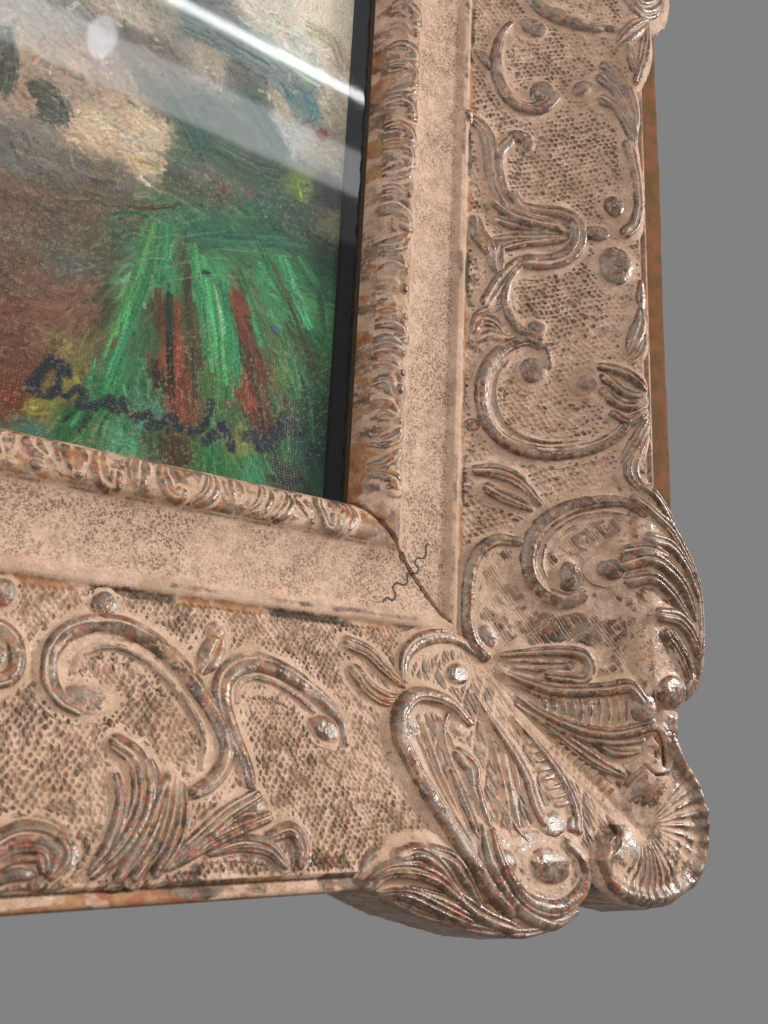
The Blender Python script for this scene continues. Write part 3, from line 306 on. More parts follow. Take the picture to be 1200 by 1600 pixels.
def make_simple(name, ca, cb, scale, rough, spec=.5, bump=.0, stretch=None):
    mt, nt = new_mat(name); g = G(nt); tc = g.n('ShaderNodeTexCoord').outputs['Object']
    if stretch:
        mp = g.n('ShaderNodeMapping'); mp.inputs['Scale'].default_value = stretch; g.l(tc, mp.inputs[0]); tc = mp.outputs[0]
    n = g.noise(tc, scale, 4, .6); bs = g.n('ShaderNodeBsdfPrincipled'); g.l(g.mix(g.step(n, .35, .65), ca, cb), bs.inputs['Base Color'])
    bs.inputs['Roughness'].default_value = rough; bs.inputs['Specular IOR Level'].default_value = spec
    if bump:
        bp = g.n('ShaderNodeBump', i_Strength=.5, i_Distance=bump); g.l(n, bp.inputs['Height']); g.l(bp.outputs[0], bs.inputs['Normal'])
    g.l(bs.outputs[0], g.n('ShaderNodeOutputMaterial').inputs[0]); return mt
def make_paint():
    mt, nt = new_mat('oil_paint'); g = G(nt)
    at = g.n('ShaderNodeAttribute', attribute_name='pigment'); tc = g.n('ShaderNodeTexCoord').outputs['Object']
    nf = g.noise(tc, 1500, 3, .6)
    hs = g.n('ShaderNodeHueSaturation'); g.l(at.outputs['Color'], hs.inputs['Color']); g.l(g.math('ADD', .78, g.math('MULTIPLY', nf, .44)), hs.inputs['Value'])
    wv = []
    for ax in ('X', 'Y'):
        wn = g.n('ShaderNodeTexWave', wave_type='BANDS', bands_direction=ax); g.l(tc, wn.inputs['Vector']); wn.inputs['Scale'].default_value = 330; wn.inputs['Distortion'].default_value = 2.2; wn.inputs['Detail'].default_value = 1.5; wn.inputs['Detail Scale'].default_value = .6; wv.append(wn.outputs['Fac'])
    weave = g.math('MULTIPLY', wv[0], wv[1])
    dry = g.math('MULTIPLY', g.math('MULTIPLY', g.step(weave, .42, .8), g.step(g.noise(tc, 55, 4, .65), .46, .66)), g.step(nf, .40, .62))
    pc = g.mix(g.math('MULTIPLY', dry, .30), hs.outputs[0], C(.50, .40, .27))
    low = g.math('MULTIPLY', g.step(weave, .22, .04), .07); pc = g.mix(low, pc, C(.03, .03, .025))
    bs = g.n('ShaderNodeBsdfPrincipled'); g.l(pc, bs.inputs['Base Color'])
    bs.inputs['Roughness'].default_value = .30; bs.inputs['Specular IOR Level'].default_value = .28
    bp = g.n('ShaderNodeBump', i_Strength=.6, i_Distance=.0002); g.l(g.math('ADD', nf, g.math('MULTIPLY', weave, .22)), bp.inputs['Height']); g.l(bp.outputs[0], bs.inputs['Normal'])
    g.l(bs.outputs[0], g.n('ShaderNodeOutputMaterial').inputs[0]); return mt
def make_glass():
    mt, nt = new_mat('picture_glass'); g = G(nt)
    ge = g.n('ShaderNodeNewGeometry'); vd = g.n('ShaderNodeVectorMath', operation='DOT_PRODUCT'); g.l(ge.outputs['Incoming'], vd.inputs[0]); g.l(ge.outputs['Normal'], vd.inputs[1])
    fac = g.math('ADD', .052, g.math('MULTIPLY', .9, g.math('POWER', g.math('SUBTRACT', 1.0, g.math('ABSOLUTE', vd.outputs['Value'])), 5.0)), True)   # both faces of a thin pane
    gl = g.n('ShaderNodeBsdfGlossy'); gl.inputs['Roughness'].default_value = .035
    tr = g.n('ShaderNodeBsdfTransparent'); tr.inputs[0].default_value = C(.95, .965, .955)
    mx = g.n('ShaderNodeMixShader'); g.l(fac, mx.inputs[0]); g.l(tr.outputs[0], mx.inputs[1]); g.l(gl.outputs[0], mx.inputs[2])
    g.l(mx.outputs[0], g.n('ShaderNodeOutputMaterial').inputs[0]); return mt
GESSO = make_gesso('worn_gesso', .19, .42, .6, 1.0); GROUND = make_gesso('recut_ground', .42, .62, .35, .55, .9); PAINT = make_paint(); GLASS = make_glass()
BLACK = make_simple('black_slip', C(.006, .006, .008), C(.011, .011, .014), 400, .6, .1)
SIDEWOOD = make_simple('stained_side', C(.12, .076, .036), C(.21, .088, .052), 95, .95, .0, .0004, (1, 1, 1))
IRON = make_simple('rusty_iron', C(.03, .02, .014), C(.07, .045, .03), 900, .7)

# ------------------------------------------------------------------ mesh builders
def mesh_obj(name, V, Q, mat, parent, attr=None, attr_name='mask', smooth=True):
    me = bpy.data.meshes.new(name); V = np.asarray(V, np.float32); Q = np.asarray(Q, np.int32)
    me.vertices.add(len(V)); me.vertices.foreach_set('co', (V*MM).ravel())
    k = Q.shape[1]
    me.loops.add(Q.size); me.loops.foreach_set('vertex_index', Q.ravel())
    me.polygons.add(len(Q)); me.polygons.foreach_set('loop_start', np.arange(0, Q.size, k, dtype=np.int32))
    me.polygons.foreach_set('use_smooth', np.full(len(Q), smooth, bool))
    if attr is not None:
        a = me.attributes.new(attr_name, 'FLOAT_COLOR', 'POINT'); a.data.foreach_set('color', np.asarray(attr, np.float32).ravel())
    me.update(calc_edges=True); me.validate()
    me.materials.append(mat)
    o = bpy.data.objects.new(name, me); col.objects.link(o)
    if parent: o.parent = parent
    return o
def grid_quads(nr, nc, keep=None):
    i = np.arange(nr*nc).reshape(nr, nc)
    q = np.stack([i[:-1, :-1], i[:-1, 1:], i[1:, 1:], i[1:, :-1]], -1).reshape(-1, 4)
    if keep is not None: q = q[keep[:-1, :-1].ravel() & keep[:-1, 1:].ravel() & keep[1:, 1:].ravel() & keep[1:, :-1].ravel()]
    return q
def compact(V, Q, A):
    u, inv = np.unique(Q, return_inverse=True); return V[u], inv.reshape(Q.shape), A[u]
def tag(o, label=None, cat=None, group=None, kind=None):
    for k, v in (('label', label), ('category', cat), ('group', group), ('kind', kind)):
        if v: o[k] = v

# ------------------------------------------------------------------ where ornament stands (for the recut ground around it)
ox = np.arange(-130, 150, .8); oy = np.arange(-145, 250, .8); OX, OY = np.meshgrid(ox, oy); OH = np.full(OX.shape, -9.0)
for nm_, rail, worn, S, B in ORNAMENTS:
    x0, x1, y0, y1 = bounds(S, B, 7)
    i0, i1 = np.searchsorted(ox, [x0, x1]); j0, j1 = np.searchsorted(oy, [y0, y1])
    if i1 > i0 and j1 > j0: OH[j0:j1, i0:i1] = np.maximum(OH[j0:j1, i0:i1], orn_height(OX[j0:j1, i0:i1], OY[j0:j1, i0:i1], S, B))
def orn_at(X, Y):
    fx = np.clip((X-ox[0])/.8, 0, len(ox)-1.01); fy = np.clip((Y-oy[0])/.8, 0, len(oy)-1.01); i = fx.astype(int); j = fy.astype(int); a = fx-i; b = fy-j
    return (OH[j, i]*(1-a)+OH[j, i+1]*a)*(1-b)+(OH[j+1, i]*(1-a)+OH[j+1, i+1]*a)*b

# ------------------------------------------------------------------ ground relief: recut net and corner diaper
def tri(c): return np.abs(((c) % 1.0)-.5)*2          # 1 on the line, 0 in the middle of a cell
def net(X, Y, rail):
    wx = X+1.6*(fbm(X*.09, Y*.09)-.5)*2+1.1*(vnoise(X*.42, Y*.42)-.5); wy = Y+1.6*(fbm(X*.09+40, Y*.09+9)-.5)*2+1.1*(vnoise(X*.42+9, Y*.42)-.5)
    if rail == 0: a1, p1, a2, p2 = 22, 2.0, -48, 2.25
    else: a1, p1, a2, p2 = 60, 1.62, -54, 1.62
    a1 = math.radians(a1); a2 = math.radians(a2)
    c1 = (-math.sin(a1)*wx+math.cos(a1)*wy)/p1; c2 = (-math.sin(a2)*wx+math.cos(a2)*wy)/p2
    l = np.maximum(tri(c1), tri(c2)); k = .30*(fbm(X*.2+60, Y*.2, 2)-.5)
    cell = _T[np.floor(c1).astype(int) & 255, np.floor(c2).astype(int) & 255]; k = k+.28*(cell-.5)
    return (1-sstep(.40+k, .76+k, l))*(.55+.6*cell)      # 1 on the raised cells, 0 in the cut lines
def diaper(X, Y):
    wx = X+.8*(fbm(X*.1, Y*.1)-.5); wy = Y+.8*(fbm(X*.1+7, Y*.1)-.5)
    a1 = math.radians(38); a2 = math.radians(-52); p = 10.4
    c1 = (-math.sin(a1)*wx+math.cos(a1)*wy)/p; c2 = (-math.sin(a2)*wx+math.cos(a2)*wy)/p
    e = np.maximum(tri(c1), tri(c2))
    h = np.zeros(X.shape)
    for k, wdt in ((.98, .05), (.80, .045), (.30, .05)): h = np.maximum(h, (1 if k > .5 else .55)*np.exp(-((e-k)/wdt)**2))
    return 1-h
def crosslines(X, Y):
    h = np.zeros(X.shape)
    for a, p in ((math.radians(-60), 3.4), (math.radians(-80), 4.6), (math.radians(62), 6.5)):
        c = (-math.sin(a)*X+math.cos(a)*Y+1.4*(fbm(X*.08+a, Y*.08)-.5)*2)/p; h = np.maximum(h, np.exp(-((tri(c)-1)/.15)**2))
    return 1-h
CORNER = [(118, 24), (100, 22), (74, 12), (62, -2), (47, -22), (46, -42), (34, -44), (-2, -56), (4, -84), (24, -112), (40, -122), (150, -150), (150, 24)]
def ground(D, X, Y, rail):
    Z = smooth_interp(D, PD, PZ)
    od = orn_at(X, Y)
    band = sstep(42.2, 43.4, D)*(1-sstep(110.5, 112.2, D))
    free = 1-sstep(-.12, .35, od)
    n1 = fbm(X*.055+3, Y*.055+11, 3); n2 = fbm(X*.25, Y*.25+4, 3)
    cs = poly_sdf(X, Y, CORNER); kd = sstep(1.0, -1.5, cs)
    clog = sstep(.42, .58, fbm(X*.11+21, Y*.11+3, 3)); dk = kd; nn = net(X, Y, rail)*(1-kd)+(clog*.6+.4 if rail == 0 else clog*.3+.7)*(diaper(X, Y) if rail == 0 else crosslines(X, Y))*kd
    rub = sstep(.40, .66, n1+.25*(n2-.5))
    if rail == 1: rub = np.maximum(rub, .35*kd)
    for rx, ry, rr in RUBBED: rub = np.maximum(rub, sstep(1.15, .45, np.hypot(X-rx, Y-ry)/rr+.9*(n2-.5)))
    Z = Z + band*free*(nn-.6)*(.66+.16*rub)
    fill = sstep(.36, .50, fbm(X*.32+8, Y*.32+80, 2))
    wear = band*free*(nn*(.58+.40*rub)*(.58+.42*np.maximum(fill, rub))-.12*(1-nn)*(1-rub)+.42*rub*(n2-.36))
    # striations where the recutting tool ran through
    Z += .10*(fbm(X*.35, Y*.35)-.5)*sstep(14, 20, D)
    ochre = np.zeros(X.shape); speck = np.zeros(X.shape); dirt = np.zeros(X.shape)
    cove = sstep(15.5, 17.5, D)*(1-sstep(35.2, 36.6, D)); speck += cove
    wear = wear*(1-cove)+cove*.08
    edge = np.exp(-((D-38.2)/1.6)**2); wear += edge*(.55*sstep(.36, .64, fbm(X*.07+31, Y*.07+2, 3))+.5*(n2-.5))
    gro = np.exp(-(np.abs(D-41.9)/1.9)**3); s = (Y if rail == 0 else X)
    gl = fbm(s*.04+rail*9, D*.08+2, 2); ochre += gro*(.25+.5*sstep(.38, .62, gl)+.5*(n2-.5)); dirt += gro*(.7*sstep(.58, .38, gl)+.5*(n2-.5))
    sight = 1-sstep(14.5, 15.6, D); wear += sight*(.44+.9*(n2-.45)); ochre += sight*(.02+.5*sstep(.48, .62, fbm(X*.16+30, Y*.16, 3)))
    ochre += np.exp(-((D-1.2)/1.2)**2)*.25
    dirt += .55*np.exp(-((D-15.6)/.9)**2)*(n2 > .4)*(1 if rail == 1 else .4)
    rimm = sstep(111.6, 112.8, D); wear = wear*(1-rimm)+rimm*(.25+.7*sstep(.4, .62, fbm(s*.10, D*.2+8, 3))); ochre += rimm*(.25+.7*sstep(.46, .60, fbm(s*.07+50, D*.15, 3))+.3*sstep(115.5, 118, D))
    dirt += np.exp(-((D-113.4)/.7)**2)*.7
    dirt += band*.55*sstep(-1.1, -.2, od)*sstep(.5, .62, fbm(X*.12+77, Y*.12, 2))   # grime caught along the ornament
    if rail == 1: wear += sstep(105.5, 109, D)*(1-rimm)*(.15+.75*sstep(.40, .58, fbm(X*.06+3, D*.1, 2)))*sstep(4, -12, X)
    if rail == 0: wear += sstep(107, 110, D)*(1-rimm)*.5*sstep(.42, .58, fbm(Y*.06+3, D*.1, 2))
    # the rebate below the lip is painted black
    dirt = np.where(D < .55, 1.0, dirt)
    return Z, np.stack([wear, ochre, speck, dirt], -1)

# ------------------------------------------------------------------ the frame
frame = bpy.data.objects.new('picture_frame', None); col.objects.link(frame)
frame.matrix_world = Matrix.Translation(ORIGIN) @ F2W.to_4x4()
tag(frame, 'ornate carved picture frame with worn pinkish wash over scrolls, leaves and cross hatching', 'picture frame')
def rail_mesh(which):
    fine = .42 if which == 0 else .30
    d = np.concatenate([[0.02, .3, .5, .62, .8], np.arange(1.0, 16, .5), np.arange(16, 35.6, .9), np.arange(35.6, 43, .3), np.arange(43, 112, fine), np.arange(112, 118.7, .3)])
    n = 860 if which == 0 else 900
    v = np.linspace(0, 1, n)**(1.0 if which == 0 else .88)
    ext = np.linspace(0, 1, 80)[1:]          # the rail runs on past the picture's edge
    Dg, Vg = np.meshgrid(d, np.concatenate([v, 1+ext]))
    Va = np.minimum(Vg, 1); Vb = np.maximum(Vg-1, 0)
    # the mitre stands open towards the sight edge and closes to a hair line further out
    gap = 1.0*sstep(44, 28, d)*(.45+1.1*vnoise(d*.9, d*0+3))+.05+.10*(vnoise(d*.6, d*0+8))
    jag = (.6*(vnoise(d*.5, d*0+21)-.5)+.5*(vnoise(d*1.6, d*0+5)-.5))*sstep(2, 16, d)
    if which == 0:
        a = -Dg+jag[None]+gap[None]; X = Dg; Y = a+(244-a)*Va+90*Vb
    else:
        a = Dg+jag[None]*-1-gap[None]; Y = -Dg; X = a+(-122-a)*Va-85*Vb
    Z, M = ground(Dg, X, Y, which)
    Z = np.where(Vg == 0, Z-.25, Z)
    nr, nc = Dg.shape
    V = np.stack([X, Y, Z], -1)
    # mitre face going back into the wood
    V0 = V[0].copy(); V0[:, 2] = -6; M0 = M[0].copy(); M0[:, 3] = 1
    V = np.vstack([V0, V.reshape(-1, 3)]); A = np.vstack([M0, M.reshape(-1, 4)])
    Q = grid_quads(nr+1, nc)
    if which == 1: Q = Q[:, ::-1]
    return mesh_obj('rail', V, Q, GROUND, frame, A)
rails = [rail_mesh(0), rail_mesh(1)]
tag(rails[0], 'upright rail of the frame on the right of the painting'); tag(rails[1], 'horizontal rail of the frame below the painting')

# stained outer side of the upright rail
def side_board():
    y = np.linspace(-60, 334, 200); sec = [(111.5, 30.4), (113, 30.6), (127.2, 31.6), (128.6, 31.2), (129.2, 30.2), (129.2, 4)]
    V = []
    for i, yy in enumerate(y):
        for k, (x, z) in enumerate(sec): V.append((x+(.3*math.sin(yy*.05)+.12*math.sin(yy*.23+1))*(k > 1), yy, z+.05*math.sin(yy*.3+k)))
    return mesh_obj('side_board', V, grid_quads(len(y), len(sec)), SIDEWOOD, rails[0])
side_board()

def patch(name, rail, S, B, worn, res, parent, height=None, box=None, floor=-.8, zoff=0.0, seed=0, grime=.8):
    x0, x1, y0, y1 = box or bounds(S, B)
    X, Y = np.meshgrid(np.arange(x0, x1+res, res), np.arange(y0, y1+res, res))
    streak = np.full(X.shape, .5); drop = 0
    if height: H = height(X, Y)
    else: H, streak = orn_eval(X, Y, S, B, name.endswith('scroll'))
    keep = H > floor-.9; Hc = np.maximum(H, floor-.9)
    if name == 'sight_edge_leaf': keep &= np.maximum(X, -Y) > 2.9
    if not height and rail == 2:
        so = 114.5-np.maximum(X, -Y)
        for nm2, P2 in PLATES: so = np.maximum(so, -poly_sdf(X, Y, P2))
        e_ = np.clip(1-so/6.0, 0, 3); drop = -np.where(e_ < 1, 3.3*(1-np.sqrt(np.clip(1-e_*e_, 0, 1))), 3.3+(e_-1)*30); keep &= drop > -7
    top = max(H.max(), .5)
    rough = .38*(fbm(X*.40+seed, Y*.40, 3)-.5)+.14*(vnoise(X*1.6, Y*1.6+seed)-.5)
    Z = base_z(X, Y)+Hc+zoff+drop+rough*(H > 0)
    gx = np.gradient(Hc, res, axis=1); gy = np.gradient(Hc, res, axis=0); lap = np.gradient(gx, res, axis=1)+np.gradient(gy, res, axis=0)
    n1 = fbm(X*.13+seed*3, Y*.13, 3); n2 = fbm(X*.5, Y*.5+seed, 2)
    rel = np.clip(H/top, 0, 1)
    wear = worn*(sstep(.14, .62, rel)*.80+.9*(n1-.5)+.7*(fbm(X*.42+seed, Y*.42+9, 2)-.5)+.75*(streak-.5))-.5*np.clip(lap*.6, 0, 1)+.14
    if rail == 2 and not height: wear = wear+.38*sstep(94, 116, np.maximum(X, -Y))
    if rail == 1 and not height: wear = wear+.45*sstep(88, 108, -Y)
    if height: wear = wear+.75*sstep(.2, -1.5, H); 
    wear = np.where(H < .10*top, wear-.15, wear)
    ochre = (1.0 if height else 0)*sstep(-.2, -2.5, H)*sstep(.40, .54, n1)+.55*sstep(.52, .68, fbm(X*.17+9+seed, Y*.17, 3))*rel+.17*((worn < .9) & (worn > .6))
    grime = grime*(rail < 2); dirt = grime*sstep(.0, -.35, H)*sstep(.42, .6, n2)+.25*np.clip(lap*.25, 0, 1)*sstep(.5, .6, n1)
    A = np.stack([wear, ochre, 0*wear, dirt], -1).reshape(-1, 4)
    V = np.stack([X, Y, Z], -1).reshape(-1, 3); Q = grid_quads(*X.shape, keep)
    if name == 'corner_shell':
        for pts, ww in PITS:
            q = catmull(pts, 5); A[:, 3] += sstep(ww*1.3, ww*.5, polyline_dist(X, Y, q, np.full(len(q), ww))[0]).ravel()
    if not len(Q): return None
    V, Q, A = compact(V, Q, A)
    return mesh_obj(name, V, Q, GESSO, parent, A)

# ------------------------------------------------------------------ corner pieces with their own outline
hx, hy = SHELL_HINGE
def plate_height(P, shell):
    def f(X, Y):
        wob = .5*(fbm(X*.3, Y*.3, 2)-.5)
        s = -poly_sdf(X, Y, P)+wob               # >0 inside
        R = 6.0 if not shell else 5.0
        e = np.clip(1-s/R, 0, 3)
        H = 1.0-np.where(e < 1, R*.55*(1-np.sqrt(np.clip(1-e*e, 0, 1))), R*.55+(e-1)*R*5)
        if shell:
            dx = X-hx; dy = Y-hy; r = np.hypot(dx, dy); th = np.arctan2(dy, dx)
            H += .9-1.2*np.exp(-(r/7)**2)+2.2*np.exp(-((s-3.6)/2.6)**2)*sstep(5, 12, r)*sstep(1.3, .9, th)
            rib = np.cos(th*34+1.0+.5*np.sin(r*.35))
            sector = np.maximum(sstep(-2.6, -2.2, th)*sstep(.95, .6, th), .12)*(.55+.45*np.sin(th*3.1+.6))
            H += (.15+.75*fbm(th*2.2+4, r*.12, 2))*rib*sstep(3, 9, r)*sector*np.clip((s-1.8)/2.5, 0, 1)+1.6*(fbm(X*.12+5, Y*.12, 2)-.5)+.9*(fbm(X*.28+5, Y*.28, 3)-.5)*sstep(.4, 1.2, th)
            for pts, ww in PITS:
                q = catmull(pts, 5); dd = polyline_dist(X, Y, q, np.full(len(q), ww))[0]; H -= 4.5*sstep(ww*1.25, ww*.4, dd)
        inner = np.maximum(X, -Y)
        H = np.where(inner < 104, H-(104-inner)*.12, H)
        return H
    return f
PLATE_FUNCS = [plate_height(P, nm_ == 'corner_shell') for nm_, P in PLATES]
for k, (nm_, P) in enumerate(PLATES):
    xs = [p[0] for p in P]; ys = [p[1] for p in P]
    shell = nm_ == 'corner_shell'
    o = patch(nm_, 2, None, None, 1.0 if shell else .38, .36, frame if nm_ != 'rim_lobe' else rails[0], plate_height(P, shell), (min(xs)-4, max(xs)+4, min(ys)-4, max(ys)+4), floor=-18, seed=k+3, grime=.0)
# ------------------------------------------------------------------ carved ornament, piece by piece
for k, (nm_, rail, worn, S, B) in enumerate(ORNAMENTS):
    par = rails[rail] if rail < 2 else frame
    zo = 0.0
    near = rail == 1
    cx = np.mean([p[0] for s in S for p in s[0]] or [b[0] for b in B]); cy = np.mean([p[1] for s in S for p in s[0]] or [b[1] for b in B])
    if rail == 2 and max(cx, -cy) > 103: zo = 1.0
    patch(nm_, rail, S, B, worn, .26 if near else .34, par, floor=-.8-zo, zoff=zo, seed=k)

# ------------------------------------------------------------------ carved sight edge: one small leaf after another
def sight_leaves(which):
    s0, s1 = (3.0, 330.0) if which == 0 else (4.0, 203.0)
    s = s0; i = 0
    def P(d, t): return (d, t) if which == 0 else (-t, -d)
    while s < s1:
        L = random.uniform(5.5, 11.0); k = random.choice((0, 1, 2, 3)); c = s+L*.5
        j = lambda a: random.uniform(-a, a)
        if k == 0: S = [([P(3.3, c-2.6+j(.5)), P(6.5, c-2.6), P(10.5, c-.2), P(13.2, c+2.4+j(.5))], (1.3, 2.0, 1.3), 1.7, 1)]; B = []
        elif k == 1: S = [([P(3.3, c+1.8), P(7, c+2.6+j(.5)), P(11.5, c+1.2), P(13.3, c-2.2), P(11, c-2.8)], (1.2, 1.7, 1.6), 1.7, 0)]; B = []
        elif k == 2: S = [([P(3.3, c+1.5), P(6.5, c+1.8), P(9, c-.6)], (1.4, 1.9, 1.2), 1.5, 0)]; B = [(*P(11.8, c+.6), *([1.7, 0, 0, 2.1] if which == 0 else [2.1, 0, 0, 1.7]), 2.2)]
        else: S = [([P(3.3, c-.4), P(6, c+.8+j(.6)), P(9.8, c+.2)], (1.6, 2.6, 1.4), 1.8, 1)]; B = [(*P(12.4, c-2.0), *([1.2, 0, 0, 1.5] if which == 0 else [1.5, 0, 0, 1.2]), 1.7)]
        S = [([(x+j(.5), y+j(.7)) for x, y in p_], tuple(v*random.uniform(.85, 1.35) for v in w_), h_*random.uniform(.45, .8), g_) for p_, w_, h_, g_ in S]
        patch('sight_edge_leaf', which, S, B, .72, .34 if which == 0 else .28, rails[which], seed=i+50*which)
        s += L; i += 1
sight_leaves(0); sight_leaves(1)

# ------------------------------------------------------------------ corrugated fastener driven across the mitre
def ribbon(name, pts, hw, z_of, mat, parent, depth=1.2):
    P = catmull(pts, 5); n = len(P); T = np.gradient(P, axis=0); T /= np.linalg.norm(T, axis=1)[:, None]; N = np.stack([-T[:, 1], T[:, 0]], -1)
    V = []
    for i in range(n):
        z = z_of(P[i][0], P[i][1]); k = hw*(.7+.6*random.random())
        for sgn, dz in ((-1, -depth), (-1, .10), (1, .10), (1, -depth)): V.append((P[i][0]+sgn*N[i][0]*k, P[i][1]+sgn*N[i][1]*k, z+dz))
    return mesh_obj(name, V, grid_quads(n, 4), mat, parent, smooth=False)
zb = lambda x, y: float(smooth_interp(np.array(max(x, -y)), PD, PZ))
ribbon('corrugated_fastener', FASTENER, .36, zb, IRON, frame)

# ------------------------------------------------------------------ black slip, glass
def slip():
    V = []; Q = []
    def box(x0, x1, y0, y1, z0, z1):
        b = len(V)
        for z in (z0, z1):
            for x, y in ((x0, y0), (x1, y0), (x1, y1), (x0, y1)): V.append((x, y, z))
        Q.extend([[b+4, b+5, b+6, b+7], [b, b+4, b+7, b+3], [b+1, b+2, b+6, b+5], [b, b+1, b+5, b+4], [b+3, b+7, b+6, b+2], [b, b+3, b+2, b+1]])
    return V, Q, box
V, Q, box = slip(); box(-6.8, 4, -12, 334, -12, -5.2); mesh_obj('slip', V, Q, BLACK, frame, smooth=False)
V, Q, box = slip(); box(-207, -6.85, -12, -5, -12, -5.25); mesh_obj('slip', V, Q, BLACK, frame, smooth=False)
mesh_obj('glass_pane', [(-207, -8, -4), (3, -8, -4), (3, 334, -4), (-207, 334, -4)], [[0, 1, 2, 3]], GLASS, frame, smooth=False)

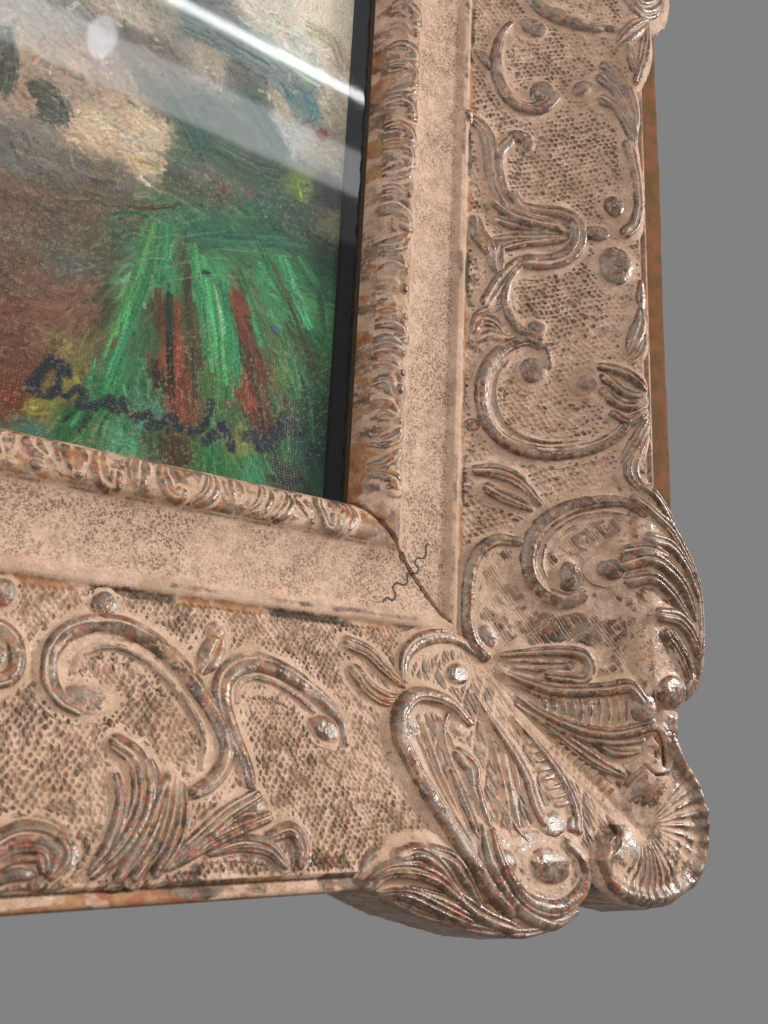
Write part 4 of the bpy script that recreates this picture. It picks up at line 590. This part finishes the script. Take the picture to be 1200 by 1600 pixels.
# ------------------------------------------------------------------ the painting: canvas weave and brush strokes in relief, pigment per point
def painting():
    res = .39
    X, Y = np.meshgrid(np.arange(-205, -5.0, res), np.arange(-9, 300, res)); ny, nx = X.shape
    P = np.array([(a, b) for a, b, *_ in PIGMENT]); K = np.array([c for *_, a, b, d in [(*p,) for p in PIGMENT] for c in [(a, b, d)]], float)/255
    lin = lambda c: np.where(c <= .04045, c/12.92, ((c+.055)/1.055)**2.4)
    K = lin(K); K = K**1.02*1.06; lf = (sstep(-60, -85, P[:, 0])*sstep(110, 90, P[:, 1])*sstep(15, 45, P[:, 1]))[:, None]; K = K*(1-.3*lf)+K.mean(1, keepdims=True)*np.array([1.16, 1.0, .86])*.38*lf; K = K*.87+K.mean(1, keepdims=True)*.13; tp = sstep(95, 135, P[:, 1])[:, None]; K = K*(1-.30*tp)+K.mean(1, keepdims=True)*np.array([1.06, 1.0, .94])*.30*tp; K = K*(1-.10*tp)
    def colour(x, y):
        x = np.asarray(x)[..., None]; y = np.asarray(y)[..., None]
        w_ = 1/((x-P[:, 0])**2+(y-P[:, 1])**2+2.5)**3.2
        return (w_[..., None]*K).sum(-2)/w_.sum(-1)[..., None]
    # ground colour on a coarse grid
    step = 8; Xc, Yc = X[::step, ::step], Y[::step, ::step]; Cc = colour(Xc, Yc)
    fi = np.arange(ny)/step; fj = np.arange(nx)/step
    i = np.minimum(fi.astype(int), Cc.shape[0]-2); j = np.minimum(fj.astype(int), Cc.shape[1]-2); a = np.clip(fi-i, 0, 1)[:, None, None]; b = np.clip(fj-j, 0, 1)[None, :, None]
    col_ = (Cc[i][:, j]*(1-b)+Cc[i][:, j+1]*b)*(1-a)+(Cc[i+1][:, j]*(1-b)+Cc[i+1][:, j+1]*b)*a
    hgt = np.zeros(X.shape)
    weave = (np.sin(X*2*math.pi/1.02+.6*np.sin(Y*.7))*np.sin(Y*2*math.pi/1.02+.5*np.sin(X*.6)))
    rnd = np.random.default_rng(5)
    def dab(pts, hw, c, alpha=.85, lift=.10, dry=.35, nseg=5):
        nonlocal col_, hgt
        Pp = catmull(pts, nseg) if len(pts) > 2 else np.linspace(pts[0], pts[-1], 6)
        x0, y0 = Pp.min(0)-hw-.4; x1, y1 = Pp.max(0)+hw+.4
        i0 = max(0, int((y0+9)/res)); i1 = min(ny, int((y1+9)/res)+2); j0 = max(0, int((x0+205)/res)); j1 = min(nx, int((x1+205)/res)+2)
        if i1 <= i0 or j1 <= j0: return
        xs = X[i0:i1, j0:j1]; ys = Y[i0:i1, j0:j1]
        d, r, side, run = polyline_dist(xs, ys, Pp, np.full(len(Pp), hw)); u = d/hw
        br = vnoise(side*4.5+rnd.random()*90, run*3+rnd.random()*90); gr = vnoise(xs*1.9+5, ys*1.9)
        m_ = sstep(1.05, .7, u+.35*(gr-.5))*np.clip(1.25-dry*2*(br > .62)-dry*(gr > .66), 0, 1)*alpha
        cc = np.asarray(c)[None, None]*(1+.35*(br-.5))[..., None]
        col_[i0:i1, j0:j1] = col_[i0:i1, j0:j1]*(1-m_[..., None])+cc*m_[..., None]
        hgt[i0:i1, j0:j1] += m_*lift*(.5+br)
    hub = (-66, 80)
    for _ in range(15500):
        x = rnd.uniform(-190, -6); y = rnd.uniform(-6, 270)
        c = colour(x+rnd.normal(0, 1.5), y+rnd.normal(0, 1.5))*math.exp(rnd.normal(-.03, .30))*np.clip(1+rnd.normal(0, .10, 3), .7, 1.3)
        if y < 82 and x > -100: ang = math.atan2(y-hub[1], x-hub[0])+rnd.normal(0, .22); L = rnd.uniform(3, 8)
        elif y < 110: ang = rnd.normal(-.15, .45); L = rnd.uniform(2, 6)
        else: ang = rnd.normal(-.5, .7); L = rnd.uniform(1.8, 5)
        hw = rnd.uniform(.28, .8)
        if y > 180 and x > -60: hw *= .7; ang = rnd.normal(1.5, .2); c = c*.5+colour(x, y)*.5
        d = np.array([math.cos(ang), math.sin(ang)])*L/2; p = np.array([x, y])
        dab([p-d, p+rnd.normal(0, .25, 2), p+d], hw, np.clip(c, .004, .9), .8, .05, .4, 3)
    for pts, hw, c in BRUSH:
        q = catmull(pts, 4) if len(pts) > 2 else np.linspace(pts[0], pts[-1], 5); L = np.linalg.norm(q[-1]-q[0])
        for _ in range(int(10+hw*13+max(0, hw-1.6)*50)):
            a0 = rnd.uniform(-.05, .75); i0 = int(np.clip(a0, 0, .8)*(len(q)-1)); i1 = min(len(q)-1, i0+1+int(rnd.uniform(.1, .5)*(len(q)-1)))
            T = q[i1]-q[i0]; T = T/(np.linalg.norm(T)+1e-6); off = np.array([-T[1], T[0]])*rnd.normal(0, hw*.5)
            c_ = lin(np.array(c)/255.); cc = (c_*.8+.1*c_.mean()+.1*colour(*q[i0]))*math.exp(rnd.normal(-.12, .42))*np.clip(1+rnd.normal(0, .1, 3), .7, 1.3)
            pp = q[i0:i1+1]+off; pp = pp if len(pp) != 2 else np.array([pp[0], pp.mean(0), pp[1]])
            dab(pp[::max(1, len(pp)//3)] if len(pp) > 3 else pp, rnd.uniform(.15, .34)*min(hw, 1.6)+.12, np.clip(cc, .004, .9), .8, .07, .55, 3)
    for pts, hw in SIGNATURE:
        for q in range(3): dab([np.array(p)+rnd.normal(0, .4, 2) for p in pts], hw*rnd.uniform(.8, 1.2), lin(np.array((38, 45, 58))/255.)*.85, .85, .05, .45)
    for pts, hw in SCRATCH: dab(pts, max(hw, .3), lin(np.array((140, 156, 128))/255.), .5, .25, .8)
    # bare canvas grain catching through the dry paint
    gr = vnoise(X*2.3, Y*2.3)*.6+vnoise(X*1.1+40, Y*1.1)*.4
    spark = sstep(.62, .74, gr)*sstep(.40, .60, fbm(X*.05+3, Y*.05, 2))*(.6+.4*vnoise(X*.9, Y*.9+50))
    col_ = col_*(1-  .34*spark[..., None])+np.array([.52, .42, .26])*  .34*spark[..., None]
    dark = sstep(.40, .28, vnoise(X*1.7+90, Y*1.7+14)*.7+.3*fbm(X*.12, Y*.12))
    col_ *= (1-.25*dark)[..., None]
    Z = -7.6+np.minimum(hgt, .4)*.32
    A = np.concatenate([col_, np.ones((ny, nx, 1))], -1).reshape(-1, 4)
    V = np.stack([X, Y, Z], -1).reshape(-1, 3)
    o = mesh_obj('painting', V, grid_quads(ny, nx), PAINT, None, A, 'pigment')
    o.matrix_world = frame.matrix_world.copy()
    tag(o, 'small oil painting with green leafy plants, brown earth and dark signature behind glass', 'painting')
painting()
